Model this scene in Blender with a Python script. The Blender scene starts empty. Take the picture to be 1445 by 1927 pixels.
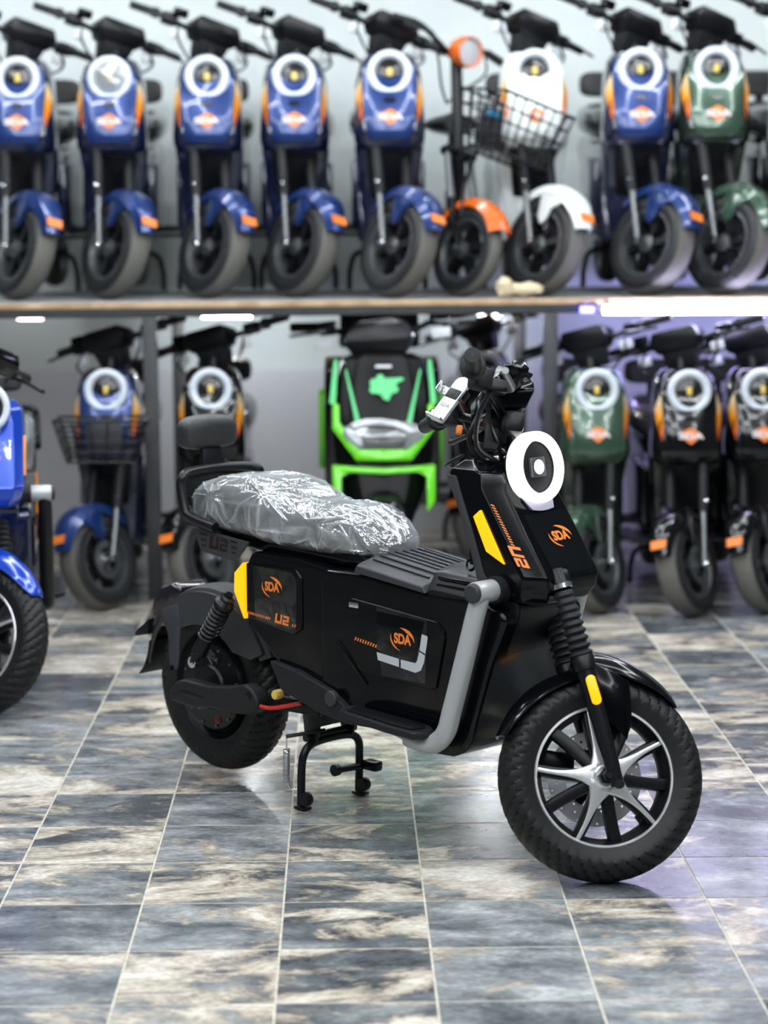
import bpy, bmesh, math, random
import numpy as np
from mathutils import Vector, Matrix, noise
random.seed(7)
SC = bpy.context.scene
COL = SC.collection
PI = math.pi
V = Vector

# ------------------------------------------------------------------ camera, world, exposure
F_PX, PITCH, YAW, ROLL, CAM_H = 4040.6, .131363, .019535, .0038668, 1.4204
fw = V((math.sin(YAW)*math.cos(PITCH), math.cos(YAW)*math.cos(PITCH), -math.sin(PITCH)))
rt = V((math.cos(YAW), -math.sin(YAW), 0))
dn = fw.cross(rt)
rt2 = math.cos(ROLL)*rt + math.sin(ROLL)*dn
dn2 = -math.sin(ROLL)*rt + math.cos(ROLL)*dn
cam = bpy.data.cameras.new('camera')
camo = bpy.data.objects.new('camera', cam)
COL.objects.link(camo)
camo.matrix_world = Matrix(((rt2.x, -dn2.x, -fw.x, 0), (rt2.y, -dn2.y, -fw.y, 0), (rt2.z, -dn2.z, -fw.z, CAM_H), (0, 0, 0, 1)))
cam.sensor_fit = 'VERTICAL'
cam.sensor_height = 36
cam.sensor_width = 27
cam.lens = F_PX/1927*36
cam.clip_end = 60
cam.dof.use_dof = True
cam.dof.focus_distance = 5.0
cam.dof.aperture_fstop = 2.3
SC.camera = camo

SC.view_settings.view_transform = 'Standard'
SC.view_settings.look = 'None'
SC.view_settings.gamma = 1
SC.view_settings.use_curve_mapping = False
SC.view_settings.exposure = 0.0

W = bpy.data.worlds.new('world')
SC.world = W
W.use_nodes = True
W.node_tree.nodes['Background'].inputs[0].default_value = (.55, .65, .8, 1)
W.node_tree.nodes['Background'].inputs[1].default_value = .25
CEIL_Z = 3.15
HEX_STRENGTH = 70.0
TUBE_STRENGTH = 46.0


# ------------------------------------------------------------------ materials
def mat(name, base, rough=.5, metal=0., coat=0., emit=None, estr=0., var=.0, vscale=30., bump=0., bscale=200., spec=.5):
    m = bpy.data.materials.new(name)
    m.use_nodes = True
    nt = m.node_tree
    b = nt.nodes['Principled BSDF']
    b.inputs['Base Color'].default_value = (*base, 1)
    b.inputs['Roughness'].default_value = rough
    b.inputs['Metallic'].default_value = metal
    b.inputs['Coat Weight'].default_value = coat
    b.inputs['Coat Roughness'].default_value = .04
    b.inputs['Specular IOR Level'].default_value = spec
    if emit:
        b.inputs['Emission Color'].default_value = (*emit, 1)
        b.inputs['Emission Strength'].default_value = estr
    if var or bump:
        tc = nt.nodes.new('ShaderNodeTexCoord')
    if var:
        n = nt.nodes.new('ShaderNodeTexNoise')
        n.inputs['Scale'].default_value = vscale
        n.inputs['Detail'].default_value = 3
        nt.links.new(tc.outputs['Object'], n.inputs['Vector'])
        mr = nt.nodes.new('ShaderNodeMapRange')
        mr.inputs['To Min'].default_value = max(0, rough-var)
        mr.inputs['To Max'].default_value = min(1, rough+var)
        nt.links.new(n.outputs['Fac'], mr.inputs['Value'])
        nt.links.new(mr.outputs[0], b.inputs['Roughness'])
    if bump:
        n2 = nt.nodes.new('ShaderNodeTexNoise')
        n2.inputs['Scale'].default_value = bscale
        n2.inputs['Detail'].default_value = 2
        nt.links.new(tc.outputs['Object'], n2.inputs['Vector'])
        bp = nt.nodes.new('ShaderNodeBump')
        bp.inputs['Strength'].default_value = bump
        bp.inputs['Distance'].default_value = .002
        nt.links.new(n2.outputs['Fac'], bp.inputs['Height'])
        nt.links.new(bp.outputs[0], b.inputs['Normal'])
    return m


M = {}
M['gloss'] = mat('gloss_black', (.0020, .0025, .0035), .13, 0, .08, var=.04, vscale=12, spec=.2)
M['matte'] = mat('matte_black_plastic', (.009, .010, .012), .5, var=.08, bump=.25, bscale=900, spec=.3)
M['satin'] = mat('satin_black', (.005, .0055, .007), .34, var=.06, spec=.3)
M['greyplastic'] = mat('dark_grey_plastic', (.030, .032, .036), .5, var=.06, bump=.2, bscale=900, spec=.35)
M['rubber'] = mat('tyre_rubber', (.0075, .008, .0085), .52, var=.1, vscale=18, spec=.35)
M['dustrubber'] = mat('dusty_tyre_rubber', (.115, .112, .10), .8, var=.1)
M['rowrubber'] = mat('row_tyre_rubber', (.014, .015, .017), .5, var=.1, spec=.4)
M['leather'] = mat('black_leatherette', (.016, .017, .018), .42, var=.05, bump=.5, bscale=500)
M['chrome'] = mat('bright_metal', (.72, .74, .76), .22, 1., var=.08)
M['polish'] = mat('machined_alloy', (.80, .81, .82), .34, .8, var=.08, vscale=90)
M['disc'] = mat('brushed_steel_disc', (.80, .81, .82), .4, .1, var=.06)
M['silver'] = mat('silver_paint', (.42, .445, .455), .36, .25, .2, var=.06)
M['steel'] = mat('dull_steel', (.16, .17, .175), .4, .8, var=.1)
M['white'] = mat('white_plastic', (.72, .76, .8), .35, var=.04)
M['amber'] = mat('amber_lamp_lit', (.5, .2, .0), .3, emit=(1, .40, .004), estr=1.35)
M['amberfaint'] = mat('amber_faint_glow', (.75, .27, .01), .25, emit=(1, .35, .0), estr=.12)  # unlit amber given a faint glow of its own
M['orange'] = mat('orange_print', (.78, .20, .025), .4)
M['orangepaint'] = mat('orange_paint', (.72, .13, .01), .25, 0, .4)
M['red'] = mat('red_plastic', (.55, .02, .015), .4)
M['ringlit'] = mat('ring_lamp_lit', (.9, .9, .92), .3, emit=(1, .97, 1.0), estr=2.2)
M['ringskin'] = mat('ring_housing_white', (.42, .40, .50), .3)
M['ringoff'] = mat('ring_lamp_off', (.62, .68, .76), .3, 0, .3)
M['lens'] = mat('dark_lens', (.010, .010, .012), .22, 0, .3)
M['chip'] = mat('yellow_lamp_chip', (.75, .55, .12), .35)
M['blue'] = mat('metallic_blue', (.007, .032, .155), .3, .4, .6, var=.04)
M['navy'] = mat('dark_navy', (.006, .011, .04), .22, .2, .8)
M['blueu2'] = mat('bright_blue', (.004, .05, .46), .2, .3, .8)
M['paintwhite'] = mat('white_paint', (.72, .79, .78), .22, 0, .6)
M['whitelower'] = mat('white_lower_paint', (.66, .72, .72), .3, 0, .4)
M['darkgreen'] = mat('dark_green_paint', (.04, .085, .055), .24, .35, .9)
M['greenlower'] = mat('deep_green_paint', (.012, .022, .016), .25, .2, .7)
M['lime'] = mat('lime_green', (.13, .62, .01), .28, 0, .5)
M['mint'] = mat('mint_print', (.10, .62, .22), .4)
M['blackpaint'] = mat('black_paint', (.003, .0035, .0045), .14, 0, .5, spec=.3)
M['tail'] = mat('tail_lamp_dark', (.012, .008, .009), .15, 0, .6)
M['clearlens'] = mat('clear_lamp_glass', (.30, .33, .34), .12, .3, .6)
M['ply'] = None
M['beige'] = mat('beige_foam', (.62, .53, .36), .8, bump=.6, bscale=60)
M['hexled'] = mat('white_led_strip', (.8, .8, .8), .5, emit=(.93, .97, 1.0), estr=HEX_STRENGTH)
M['tubeled'] = mat('white_violet_led', (.8, .8, .8), .5, emit=(.66, .62, 1.0), estr=TUBE_STRENGTH)
M['tubecool'] = mat('cool_led', (.8, .8, .8), .5, emit=(.88, .95, 1.0), estr=210)
M['tubepink'] = mat('pink_led', (.8, .6, .6), .5, emit=(1.0, .62, .66), estr=14)
M['tubeblue'] = mat('blue_led', (.2, .2, .8), .5, emit=(.10, .08, 1.0), estr=14.0)
M['redcut'] = mat('dark_red_cutout', (.010, .002, .003), .35)
M['deepblack'] = mat('deep_black_panel', (.003, .0033, .004), .28, spec=.15)
M['lampglass'] = mat('frosted_lamp_glass', (.50, .51, .53), .25, 0, .5)
M['fillviolet'] = mat('violet_fill_glow', (.3, .3, .8), .5, emit=(.42, .38, 1.0), estr=34.0)  # glow of the added violet fill under the shelf
M['alum'] = mat('aluminium_channel', (.5, .52, .53), .35, .9)


def film_material(name, fac, rough, tint, milk=0.):
    """clear sheet: see-through with a thin glossy surface, optionally a little milky"""
    m = bpy.data.materials.new(name)
    m.use_nodes = True
    nt = m.node_tree
    nt.nodes.clear()
    L = nt.links.new
    out = nt.nodes.new('ShaderNodeOutputMaterial')
    tr = nt.nodes.new('ShaderNodeBsdfTransparent')
    tr.inputs[0].default_value = (.96, .97, .97, 1)
    gl = nt.nodes.new('ShaderNodeBsdfGlossy')
    gl.inputs['Roughness'].default_value = rough
    gl.inputs[0].default_value = (1, 1, 1, 1)
    df = nt.nodes.new('ShaderNodeBsdfDiffuse')
    df.inputs[0].default_value = (*tint, 1)
    tc = nt.nodes.new('ShaderNodeTexCoord')
    n = nt.nodes.new('ShaderNodeTexNoise')
    n.inputs['Scale'].default_value = 14
    L(tc.outputs['Object'], n.inputs['Vector'])
    bp = nt.nodes.new('ShaderNodeBump')
    bp.inputs['Strength'].default_value = .25
    bp.inputs['Distance'].default_value = .004
    L(n.outputs['Fac'], bp.inputs['Height'])
    L(bp.outputs[0], gl.inputs['Normal'])
    m1 = nt.nodes.new('ShaderNodeMixShader')
    m1.inputs[0].default_value = milk
    L(gl.outputs[0], m1.inputs[1])
    L(df.outputs[0], m1.inputs[2])
    m2 = nt.nodes.new('ShaderNodeMixShader')
    m2.inputs[0].default_value = fac
    L(tr.outputs[0], m2.inputs[1])
    L(m1.outputs[0], m2.inputs[2])
    L(m2.outputs[0], out.inputs[0])
    return m


M['film'] = film_material('clear_protective_film', .035, .05, (.4, .45, .45), .04)


def wrap_material():
    # thin clear polythene: mostly see-through, glossy creases, faint milky scatter
    m = bpy.data.materials.new('clear_polythene_wrap')
    m.use_nodes = True
    nt = m.node_tree
    nt.nodes.clear()
    L = nt.links.new
    out = nt.nodes.new('ShaderNodeOutputMaterial')
    tr = nt.nodes.new('ShaderNodeBsdfTransparent')
    tr.inputs[0].default_value = (.93, .95, .96, 1)
    gl = nt.nodes.new('ShaderNodeBsdfGlossy')
    gl.inputs['Roughness'].default_value = .13
    gl.inputs[0].default_value = (.95, .97, 1, 1)
    df = nt.nodes.new('ShaderNodeBsdfDiffuse')
    df.inputs[0].default_value = (.62, .68, .70, 1)
    tc = nt.nodes.new('ShaderNodeTexCoord')
    at_ = nt.nodes.new('ShaderNodeAttribute')
    at_.attribute_name = 'fold'
    n = nt.nodes.new('ShaderNodeTexNoise')
    n.inputs['Scale'].default_value = 30
    n.inputs['Detail'].default_value = 3
    L(tc.outputs['Object'], n.inputs['Vector'])
    n2 = nt.nodes.new('ShaderNodeTexNoise')
    n2.inputs['Scale'].default_value = 13
    n2.inputs['Detail'].default_value = 2
    L(tc.outputs['Object'], n2.inputs['Vector'])
    bp = nt.nodes.new('ShaderNodeBump')
    bp.inputs['Strength'].default_value = .35
    bp.inputs['Distance'].default_value = .012
    L(n.outputs['Fac'], bp.inputs['Height'])
    for s in (gl, df):
        L(bp.outputs[0], s.inputs['Normal'])
    mx = nt.nodes.new('ShaderNodeMixShader')
    mx.inputs[0].default_value = .55
    L(gl.outputs[0], mx.inputs[1])
    L(df.outputs[0], mx.inputs[2])
    hz = nt.nodes.new('ShaderNodeMapRange')      # single film, slightly uneven haze
    hz.inputs['From Min'].default_value = .35
    hz.inputs['From Max'].default_value = .65
    hz.inputs['To Min'].default_value = .20
    hz.inputs['To Max'].default_value = .46
    L(n2.outputs['Fac'], hz.inputs['Value'])
    ad = nt.nodes.new('ShaderNodeMath')          # film turns more opaque and whiter along the folds
    ad.operation = 'MULTIPLY_ADD'
    ad.use_clamp = True
    ad.inputs[1].default_value = .40
    L(at_.outputs['Fac'], ad.inputs[0])
    L(hz.outputs[0], ad.inputs[2])
    fin = nt.nodes.new('ShaderNodeMixShader')
    L(ad.outputs[0], fin.inputs[0])
    L(tr.outputs[0], fin.inputs[1])
    L(mx.outputs[0], fin.inputs[2])
    L(fin.outputs[0], out.inputs[0])
    return m


M['wrap'] = wrap_material()


def stripe_material():
    # printed stripe fading from pale yellow at the top to orange below (object Z)
    m = mat('yellow_orange_print', (.8, .3, .02), .35)
    nt = m.node_tree
    tc = nt.nodes.new('ShaderNodeTexCoord')
    sp = nt.nodes.new('ShaderNodeSeparateXYZ')
    nt.links.new(tc.outputs['Generated'], sp.inputs[0])
    r = nt.nodes.new('ShaderNodeValToRGB')
    r.color_ramp.elements[0].color = (.75, .10, .02, 1)
    r.color_ramp.elements[0].position = .1
    r.color_ramp.elements[1].color = (.80, .72, .45, 1)
    r.color_ramp.elements[1].position = .95
    e = r.color_ramp.elements.new(.5)
    e.color = (.85, .33, .01, 1)
    nt.links.new(sp.outputs['Z'], r.inputs[0])
    nt.links.new(r.outputs[0], nt.nodes['Principled BSDF'].inputs['Base Color'])
    return m


M['stripe'] = stripe_material()


def tile_material():
    m = mat('slate_look_tile', (.2, .2, .2), .3)
    nt = m.node_tree
    L = nt.links.new
    b = nt.nodes['Principled BSDF']
    tc = nt.nodes.new('ShaderNodeTexCoord')
    geo = nt.nodes.new('ShaderNodeNewGeometry')
    # every tile has its own print: offset by a hash of its cell
    oi = nt.nodes.new('ShaderNodeObjectInfo')
    sc = nt.nodes.new('ShaderNodeVectorMath')
    sc.operation = 'SCALE'
    L(oi.outputs['Location'], sc.inputs[0])
    sc.inputs['Scale'].default_value = 3.37
    wn = nt.nodes.new('ShaderNodeTexWhiteNoise')
    wn.noise_dimensions = '3D'
    L(sc.outputs[0], wn.inputs['Vector'])
    s2 = nt.nodes.new('ShaderNodeVectorMath')
    s2.operation = 'SCALE'
    s2.inputs['Scale'].default_value = 40
    L(wn.outputs['Color'], s2.inputs[0])
    mp = nt.nodes.new('ShaderNodeMapping')
    mp.inputs['Scale'].default_value = (.72, 1.3, 1)
    L(geo.outputs['Position'], mp.inputs['Vector'])
    ad = nt.nodes.new('ShaderNodeVectorMath')
    L(mp.outputs[0], ad.inputs[0])
    L(s2.outputs[0], ad.inputs[1])
    n1 = nt.nodes.new('ShaderNodeTexNoise')
    n1.inputs['Scale'].default_value = 7.0
    n1.inputs['Detail'].default_value = 8
    n1.inputs['Roughness'].default_value = .68
    n1.inputs['Distortion'].default_value = .35
    L(ad.outputs[0], n1.inputs['Vector'])
    n2 = nt.nodes.new('ShaderNodeTexNoise')
    n2.inputs['Scale'].default_value = 4.2
    n2.inputs['Detail'].default_value = 7
    n2.inputs['Roughness'].default_value = .70
    n2.inputs['Distortion'].default_value = .5
    ad2 = nt.nodes.new('ShaderNodeVectorMath')
    ad2.inputs[1].default_value = (7.3, 2.1, 4.4)
    L(ad.outputs[0], ad2.inputs[0])
    L(ad2.outputs[0], n2.inputs['Vector'])
    r1 = nt.nodes.new('ShaderNodeValToRGB')       # slate greys
    cr = r1.color_ramp
    cr.elements[0].position = .30
    cr.elements[0].color = (.055, .064, .073, 1)
    cr.elements[1].position = .74
    cr.elements[1].color = (.50, .52, .51, 1)
    for p, c in ((.45, (.13, .145, .157)), (.56, (.25, .27, .278))):
        e = cr.elements.new(p)
        e.color = (*c, 1)
    r2 = nt.nodes.new('ShaderNodeValToRGB')       # rusty and cream mineral clouds
    cr = r2.color_ramp
    cr.elements[0].position = .490
    cr.elements[0].color = (.235, .195, .16, 1)
    cr.elements[1].position = .66
    cr.elements[1].color = (.76, .73, .66, 1)
    e = cr.elements.new(.56)
    e.color = (.46, .41, .335, 1)
    sep = nt.nodes.new('ShaderNodeSeparateColor')     # some tiles are nearly all slate, others mostly tan
    L(wn.outputs['Color'], sep.inputs[0])
    sh1 = nt.nodes.new('ShaderNodeMapRange')
    sh1.inputs['To Min'].default_value = -.085
    sh1.inputs['To Max'].default_value = .075
    L(sep.outputs[0], sh1.inputs['Value'])
    n2s = nt.nodes.new('ShaderNodeMath')
    L(n2.outputs['Fac'], n2s.inputs[0])
    L(sh1.outputs[0], n2s.inputs[1])
    sh2 = nt.nodes.new('ShaderNodeMapRange')
    sh2.inputs['To Min'].default_value = -.10
    sh2.inputs['To Max'].default_value = .06
    L(sep.outputs[1], sh2.inputs['Value'])
    n1s = nt.nodes.new('ShaderNodeMath')
    L(n1.outputs['Fac'], n1s.inputs[0])
    L(sh2.outputs[0], n1s.inputs[1])
    L(n1s.outputs[0], r1.inputs[0])
    L(n2s.outputs[0], r2.inputs[0])
    mk = nt.nodes.new('ShaderNodeMapRange')
    mk.inputs['From Min'].default_value = .490
    mk.inputs['From Max'].default_value = .545
    L(n2s.outputs[0], mk.inputs['Value'])
    mx = nt.nodes.new('ShaderNodeMix')
    mx.data_type = 'RGBA'
    L(mk.outputs[0], mx.inputs['Factor'])
    L(r1.outputs[0], mx.inputs[6])
    L(r2.outputs[0], mx.inputs[7])
    n3 = nt.nodes.new('ShaderNodeTexNoise')       # fine grain and thin dark cracks
    n3.inputs['Scale'].default_value = 90
    n3.inputs['Detail'].default_value = 4
    L(ad.outputs[0], n3.inputs['Vector'])
    g = nt.nodes.new('ShaderNodeMapRange')
    g.inputs['From Min'].default_value = .3
    g.inputs['From Max'].default_value = .7
    g.inputs['To Min'].default_value = .72
    g.inputs['To Max'].default_value = 1.2
    L(n3.outputs['Fac'], g.inputs['Value'])
    ml = nt.nodes.new('ShaderNodeMix')
    ml.data_type = 'RGBA'
    ml.blend_type = 'MULTIPLY'
    ml.inputs['Factor'].default_value = 1
    L(mx.outputs[2], ml.inputs[6])
    cmb = nt.nodes.new('ShaderNodeCombineColor')
    for i in range(3):
        L(g.outputs[0], cmb.inputs[i])
    L(cmb.outputs[0], ml.inputs[7])
    L(ml.outputs[2], b.inputs['Base Color'])
    rr = nt.nodes.new('ShaderNodeMapRange')
    rr.inputs['To Min'].default_value = .13
    rr.inputs['To Max'].default_value = .28
    L(n1.outputs['Fac'], rr.inputs['Value'])
    L(rr.outputs[0], b.inputs['Roughness'])
    bp = nt.nodes.new('ShaderNodeBump')
    bp.inputs['Strength'].default_value = .12
    bp.inputs['Distance'].default_value = .004
    L(n2.outputs['Fac'], bp.inputs['Height'])
    L(bp.outputs[0], b.inputs['Normal'])
    return m


M['tile'] = tile_material()


def rough_paint(name, c0, c1, scale, rough=.8):
    m = mat(name, c0, rough)
    nt = m.node_tree
    tc = nt.nodes.new('ShaderNodeTexCoord')
    n = nt.nodes.new('ShaderNodeTexNoise')
    n.inputs['Scale'].default_value = scale
    n.inputs['Detail'].default_value = 5
    nt.links.new(tc.outputs['Object'], n.inputs['Vector'])
    r = nt.nodes.new('ShaderNodeValToRGB')
    r.color_ramp.elements[0].position = .35
    r.color_ramp.elements[1].position = .65
    r.color_ramp.elements[0].color = (*c0, 1)
    r.color_ramp.elements[1].color = (*c1, 1)
    nt.links.new(n.outputs['Fac'], r.inputs[0])
    nt.links.new(r.outputs[0], nt.nodes['Principled BSDF'].inputs['Base Color'])
    return m


M['grout'] = rough_paint('cream_grout', (.40, .37, .31), (.58, .54, .46), 40)
M['wall'] = rough_paint('pale_wall_paint', (.58, .635, .63), (.61, .665, .66), 2)
M['lowerwall'] = rough_paint('grey_lower_wall', (.54, .56, .60), (.57, .59, .63), 2)  # slightly greyer tone for the lower part of the back wall
M['darkwall'] = rough_paint('charcoal_wall', (.05, .055, .06), (.065, .07, .075), 2)
M['ceil'] = rough_paint('ceiling_paint', (.22, .23, .24), (.25, .26, .27), 2)
M['ply'] = rough_paint('plywood_edge', (.36, .23, .12), (.55, .40, .25), 9, .6)
M['sheet'] = rough_paint('grey_shelf_sheet', (.20, .21, .215), (.26, .27, .275), 6, .55)
M['rack'] = rough_paint('dark_steel_rack', (.030, .032, .036), (.045, .047, .052), 8, .5)


# ------------------------------------------------------------------ mesh building
class MB:
    def __init__(s):
        s.v = []
        s.f = []

    def add(s, vs, fs):
        o = len(s.v)
        s.v += [V(p) for p in vs]
        s.f += [[i+o for i in f] for f in fs]
        return s

    def xf(s, m):
        s.v = [m @ p for p in s.v]
        return s

    def box(s, c, d, rot=None):
        x, y, z = (k/2 for k in d)
        vs = [V(p) for p in ((-x, -y, -z), (x, -y, -z), (x, y, -z), (-x, y, -z), (-x, -y, z), (x, -y, z), (x, y, z), (-x, y, z))]
        if rot is not None:
            vs = [rot @ p for p in vs]
        c = V(c)
        return s.add([p+c for p in vs], [(0, 3, 2, 1), (4, 5, 6, 7), (0, 1, 5, 4), (1, 2, 6, 5), (2, 3, 7, 6), (3, 0, 4, 7)])

    def bar(s, a, b, w, h, up=(0, 0, 1)):
        a, b = V(a), V(b)
        d = (b-a).normalized()
        x = d.cross(V(up))
        if x.length < 1e-4:
            x = d.cross(V((1, 0, 0)))
        x.normalize()
        z = x.cross(d)
        vs = []
        for p in (a, b):
            for i, j in ((-1, -1), (1, -1), (1, 1), (-1, 1)):
                vs.append(p+x*(i*w/2)+z*(j*h/2))
        return s.add(vs, [(3, 2, 1, 0), (4, 5, 6, 7), (0, 1, 5, 4), (1, 2, 6, 5), (2, 3, 7, 6), (3, 0, 4, 7)])

    def loft(s, secs, cap=True, closed=True):
        n = len(secs[0])
        vs = [p for q in secs for p in q]
        fs = []
        m = n if closed else n-1
        for i in range(len(secs)-1):
            for j in range(m):
                k = (j+1) % n
                fs.append((i*n+j, i*n+k, (i+1)*n+k, (i+1)*n+j))
        if cap:
            fs.append(tuple(range(n))[::-1])
            fs.append(tuple((len(secs)-1)*n+j for j in range(n)))
        return s.add(vs, fs)

    def prism(s, poly, y0, y1):
        # polygon in (u, z) extruded along y
        return s.loft([[V((u, y0, z)) for u, z in poly], [V((u, y1, z)) for u, z in poly]])

    def prism_x(s, poly, fx, t):
        # polygon in (y, z); front surface x = fx(y,z), thickness t backwards
        return s.loft([[V((fx(y, z), y, z)) for y, z in poly], [V((fx(y, z)-t, y, z)) for y, z in poly]])

    def tube(s, pts, r, n=10, cap=True, smooth=0):
        pts = [V(p) for p in pts]
        if smooth:
            pts, r = catmull(pts, r, smooth)
        rs = r if isinstance(r, (list, tuple)) else [r]*len(pts)
        secs = []
        x = None
        for i, p in enumerate(pts):
            d = (pts[min(i+1, len(pts)-1)]-pts[max(i-1, 0)]).normalized()
            if x is None:
                x = d.cross(V((0, 0, 1)))
                if x.length < .1:
                    x = d.cross(V((0, 1, 0)))
            x = (x-d*x.dot(d)).normalized()
            y = d.cross(x)
            secs.append([p+(x*math.cos(a)+y*math.sin(a))*rs[i] for a in (2*PI*k/n for k in range(n))])
        return s.loft(secs, cap)

    def lathe(s, prof, o=(0, 0, 0), ax=(0, 1, 0), n=32, closed=False):
        # profile of (radius, height along axis)
        o, ax = V(o), V(ax).normalized()
        x = ax.cross(V((0, 0, 1)))
        if x.length < .1:
            x = ax.cross(V((1, 0, 0)))
        x.normalize()
        y = ax.cross(x)
        vs = []
        for k in range(n):
            a = 2*PI*k/n
            d = x*math.cos(a)+y*math.sin(a)
            vs += [o+d*r+ax*h for r, h in prof]
        m = len(prof)
        fs = []
        for k in range(n):
            q = (k+1) % n
            for j in range(m if closed else m-1):
                t = (j+1) % m
                fs.append((k*m+j, k*m+t, q*m+t, q*m+j))
        s.add(vs, fs)
        return s

    def cyl(s, a, b, r, n=16, r2=None):
        return s.tube([a, b], [r, r if r2 is None else r2], n)

    def ball(s, c, r, n=10, m=7, sq=(1, 1, 1)):
        prof = [(max(1e-4, math.sin(PI*i/(m-1)))*r, -math.cos(PI*i/(m-1))*r) for i in range(m)]
        t = MB().lathe(prof, (0, 0, 0), (0, 0, 1), n)
        return s.add([V(c)+V((p.x*sq[0], p.y*sq[1], p.z*sq[2])) for p in t.v], t.f)

    def join(s, o):
        return s.add(o.v, o.f)

    def mesh(s, name, bevel=0, seg=2, angle=38):
        me = bpy.data.meshes.new(name)
        me.from_pydata([tuple(p) for p in s.v], [], s.f)
        bm = bmesh.new()
        bm.from_mesh(me)
        bmesh.ops.recalc_face_normals(bm, faces=bm.faces)
        if bevel:
            ed = [e for e in bm.edges if len(e.link_faces) == 2 and e.calc_face_angle(0) > math.radians(25)]
            bmesh.ops.bevel(bm, geom=ed, offset=bevel, segments=seg, profile=.5, affect='EDGES', clamp_overlap=True)
        for f in bm.faces:
            f.smooth = True
        bm.to_mesh(me)
        bm.free()
        me.set_sharp_from_angle(angle=math.radians(angle))
        return me


def catmull(pts, r, k):
    P = [pts[0]*2-pts[1]]+pts+[pts[-1]*2-pts[-2]]
    rs = r if isinstance(r, (list, tuple)) else [r]*len(pts)
    out, ro = [], []
    for i in range(1, len(P)-2):
        for j in range(k):
            t = j/k
            a, b, c, d = P[i-1], P[i], P[i+1], P[i+2]
            out.append(.5*((2*b)+(c-a)*t+(2*a-5*b+4*c-d)*t*t+(-a+3*b-3*c+d)*t**3))
            ro.append(rs[i-1]*(1-t)+rs[min(i, len(rs)-1)]*t)
    out.append(pts[-1])
    ro.append(rs[-1])
    return out, ro


def part(name, mb, material, parent=None, bevel=0, wn=False, label=None, seg=2, angle=38, kind=None):
    me = mb if isinstance(mb, bpy.types.Mesh) else mb.mesh(name, bevel, seg, angle)
    if not me.materials:
        me.materials.append(M[material])
        if getattr(mb, 'tread', None):
            # the running surface carries its own (dustier) rubber
            me.materials.append(M[mb.tread[0]])
            m_ = mb.tread[1]
            for p in me.polygons:
                j = p.index % (m_-1)
                if abs(-1+2*(j+.5)/(m_-1)) < .50:
                    p.material_index = 1
    o = bpy.data.objects.new(name, me)
    COL.objects.link(o)
    if parent:
        o.parent = parent
    if wn:
        w = o.modifiers.new('wn', 'WEIGHTED_NORMAL')
        w.keep_sharp = True
    if label:
        o['label'] = label
    if kind:
        o['kind'] = kind
    return o


def thing(name, label, cat, loc=(0, 0, 0), rz=0, group=None):
    o = bpy.data.objects.new(name, None)
    o.empty_display_size = .1
    COL.objects.link(o)
    o.location = loc
    o.rotation_euler = (0, 0, rz)
    o['label'] = label
    o['category'] = cat
    if group:
        o['group'] = group
    return o


def tag(o, label, cat, group=None):
    o['label'] = label
    o['category'] = cat
    if group:
        o['group'] = group
    return o


def copy_tree(o, parent=None, swap=None):
    c = o.copy()
    COL.objects.link(c)
    if parent:
        c.parent = parent
    if swap and c.type == 'MESH':
        for i, s in enumerate(c.material_slots):
            if s.material and s.material.name in swap:
                t = swap[s.material.name]
                s.link = 'OBJECT'
                s.material = t
    for ch in o.children:
        copy_tree(ch, c, swap)
    return c


# ------------------------------------------------------------------ lettering (flat print)
_TXT = {}


def text_shape(s, bold=0.0, shear=0.):
    k = (s, bold, shear)
    if k not in _TXT:
        cu = bpy.data.curves.new('lettering', 'FONT')
        cu.body = s
        cu.size = 1
        cu.offset = bold
        cu.shear = shear
        cu.align_x = 'CENTER'
        cu.align_y = 'CENTER'
        o = bpy.data.objects.new('lettering', cu)
        COL.objects.link(o)
        bpy.context.view_layer.update()
        me = bpy.data.meshes.new_from_object(o.evaluated_get(bpy.context.evaluated_depsgraph_get()))
        _TXT[k] = ([v.co.copy() for v in me.vertices], [list(p.vertices) for p in me.polygons])
        bpy.data.objects.remove(o)
        bpy.data.meshes.remove(me)
    return _TXT[k]


def place2d(vs, fs, o, ex, ey, size, th=.0006):
    """flat outline (x,y) put on a plane at o with axes ex, ey, with a hair of thickness"""
    ex, ey = V(ex).normalized(), V(ey).normalized()
    en = ex.cross(ey)
    mb = MB()
    mb.add([V(o)+ex*(p[0]*size)+ey*(p[1]*size)+en*th for p in vs], fs)
    return mb


def strokes(rects, sh=.18):
    vs, fs = [], []
    for x0, y0, x1, y1 in rects:
        o = len(vs)
        for x, y in ((x0, y0), (x1, y0), (x1, y1), (x0, y1)):
            vs.append((x+sh*y, y))
        fs.append((o, o+1, o+2, o+3))
    return vs, fs


def u2_shape():
    U = [(-1.05, -.5, -.75, .5), (-.75, -.5, -.28, -.22), (-.28, -.5, -.02, .5)]
    T = [(.12, .26, 1.0, .5), (.74, .08, 1.0, .26), (.12, -.12, 1.0, .08), (.12, -.30, .38, -.12), (.12, -.5, 1.0, -.26)]
    return strokes(U+T)


def hatch_shape(n, w=.5, h=1.0, sh=.5):
    return strokes([(i*1.0, -h/2, i*1.0+w, h/2) for i in range(n)], sh)


def arc_shape(rx, ry, a0, a1, w0, w1, n=18):
    vs, fs = [], []
    for i in range(n+1):
        t = i/n
        a = a0+(a1-a0)*t
        w = w0+(w1-w0)*math.sin(PI*t)
        vs += [(rx*math.cos(a), ry*math.sin(a)), ((rx-w)*math.cos(a), (ry-w)*math.sin(a))]
        if i:
            k = 2*i
            fs.append((k-2, k-1, k+1, k))
    return vs, fs


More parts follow.
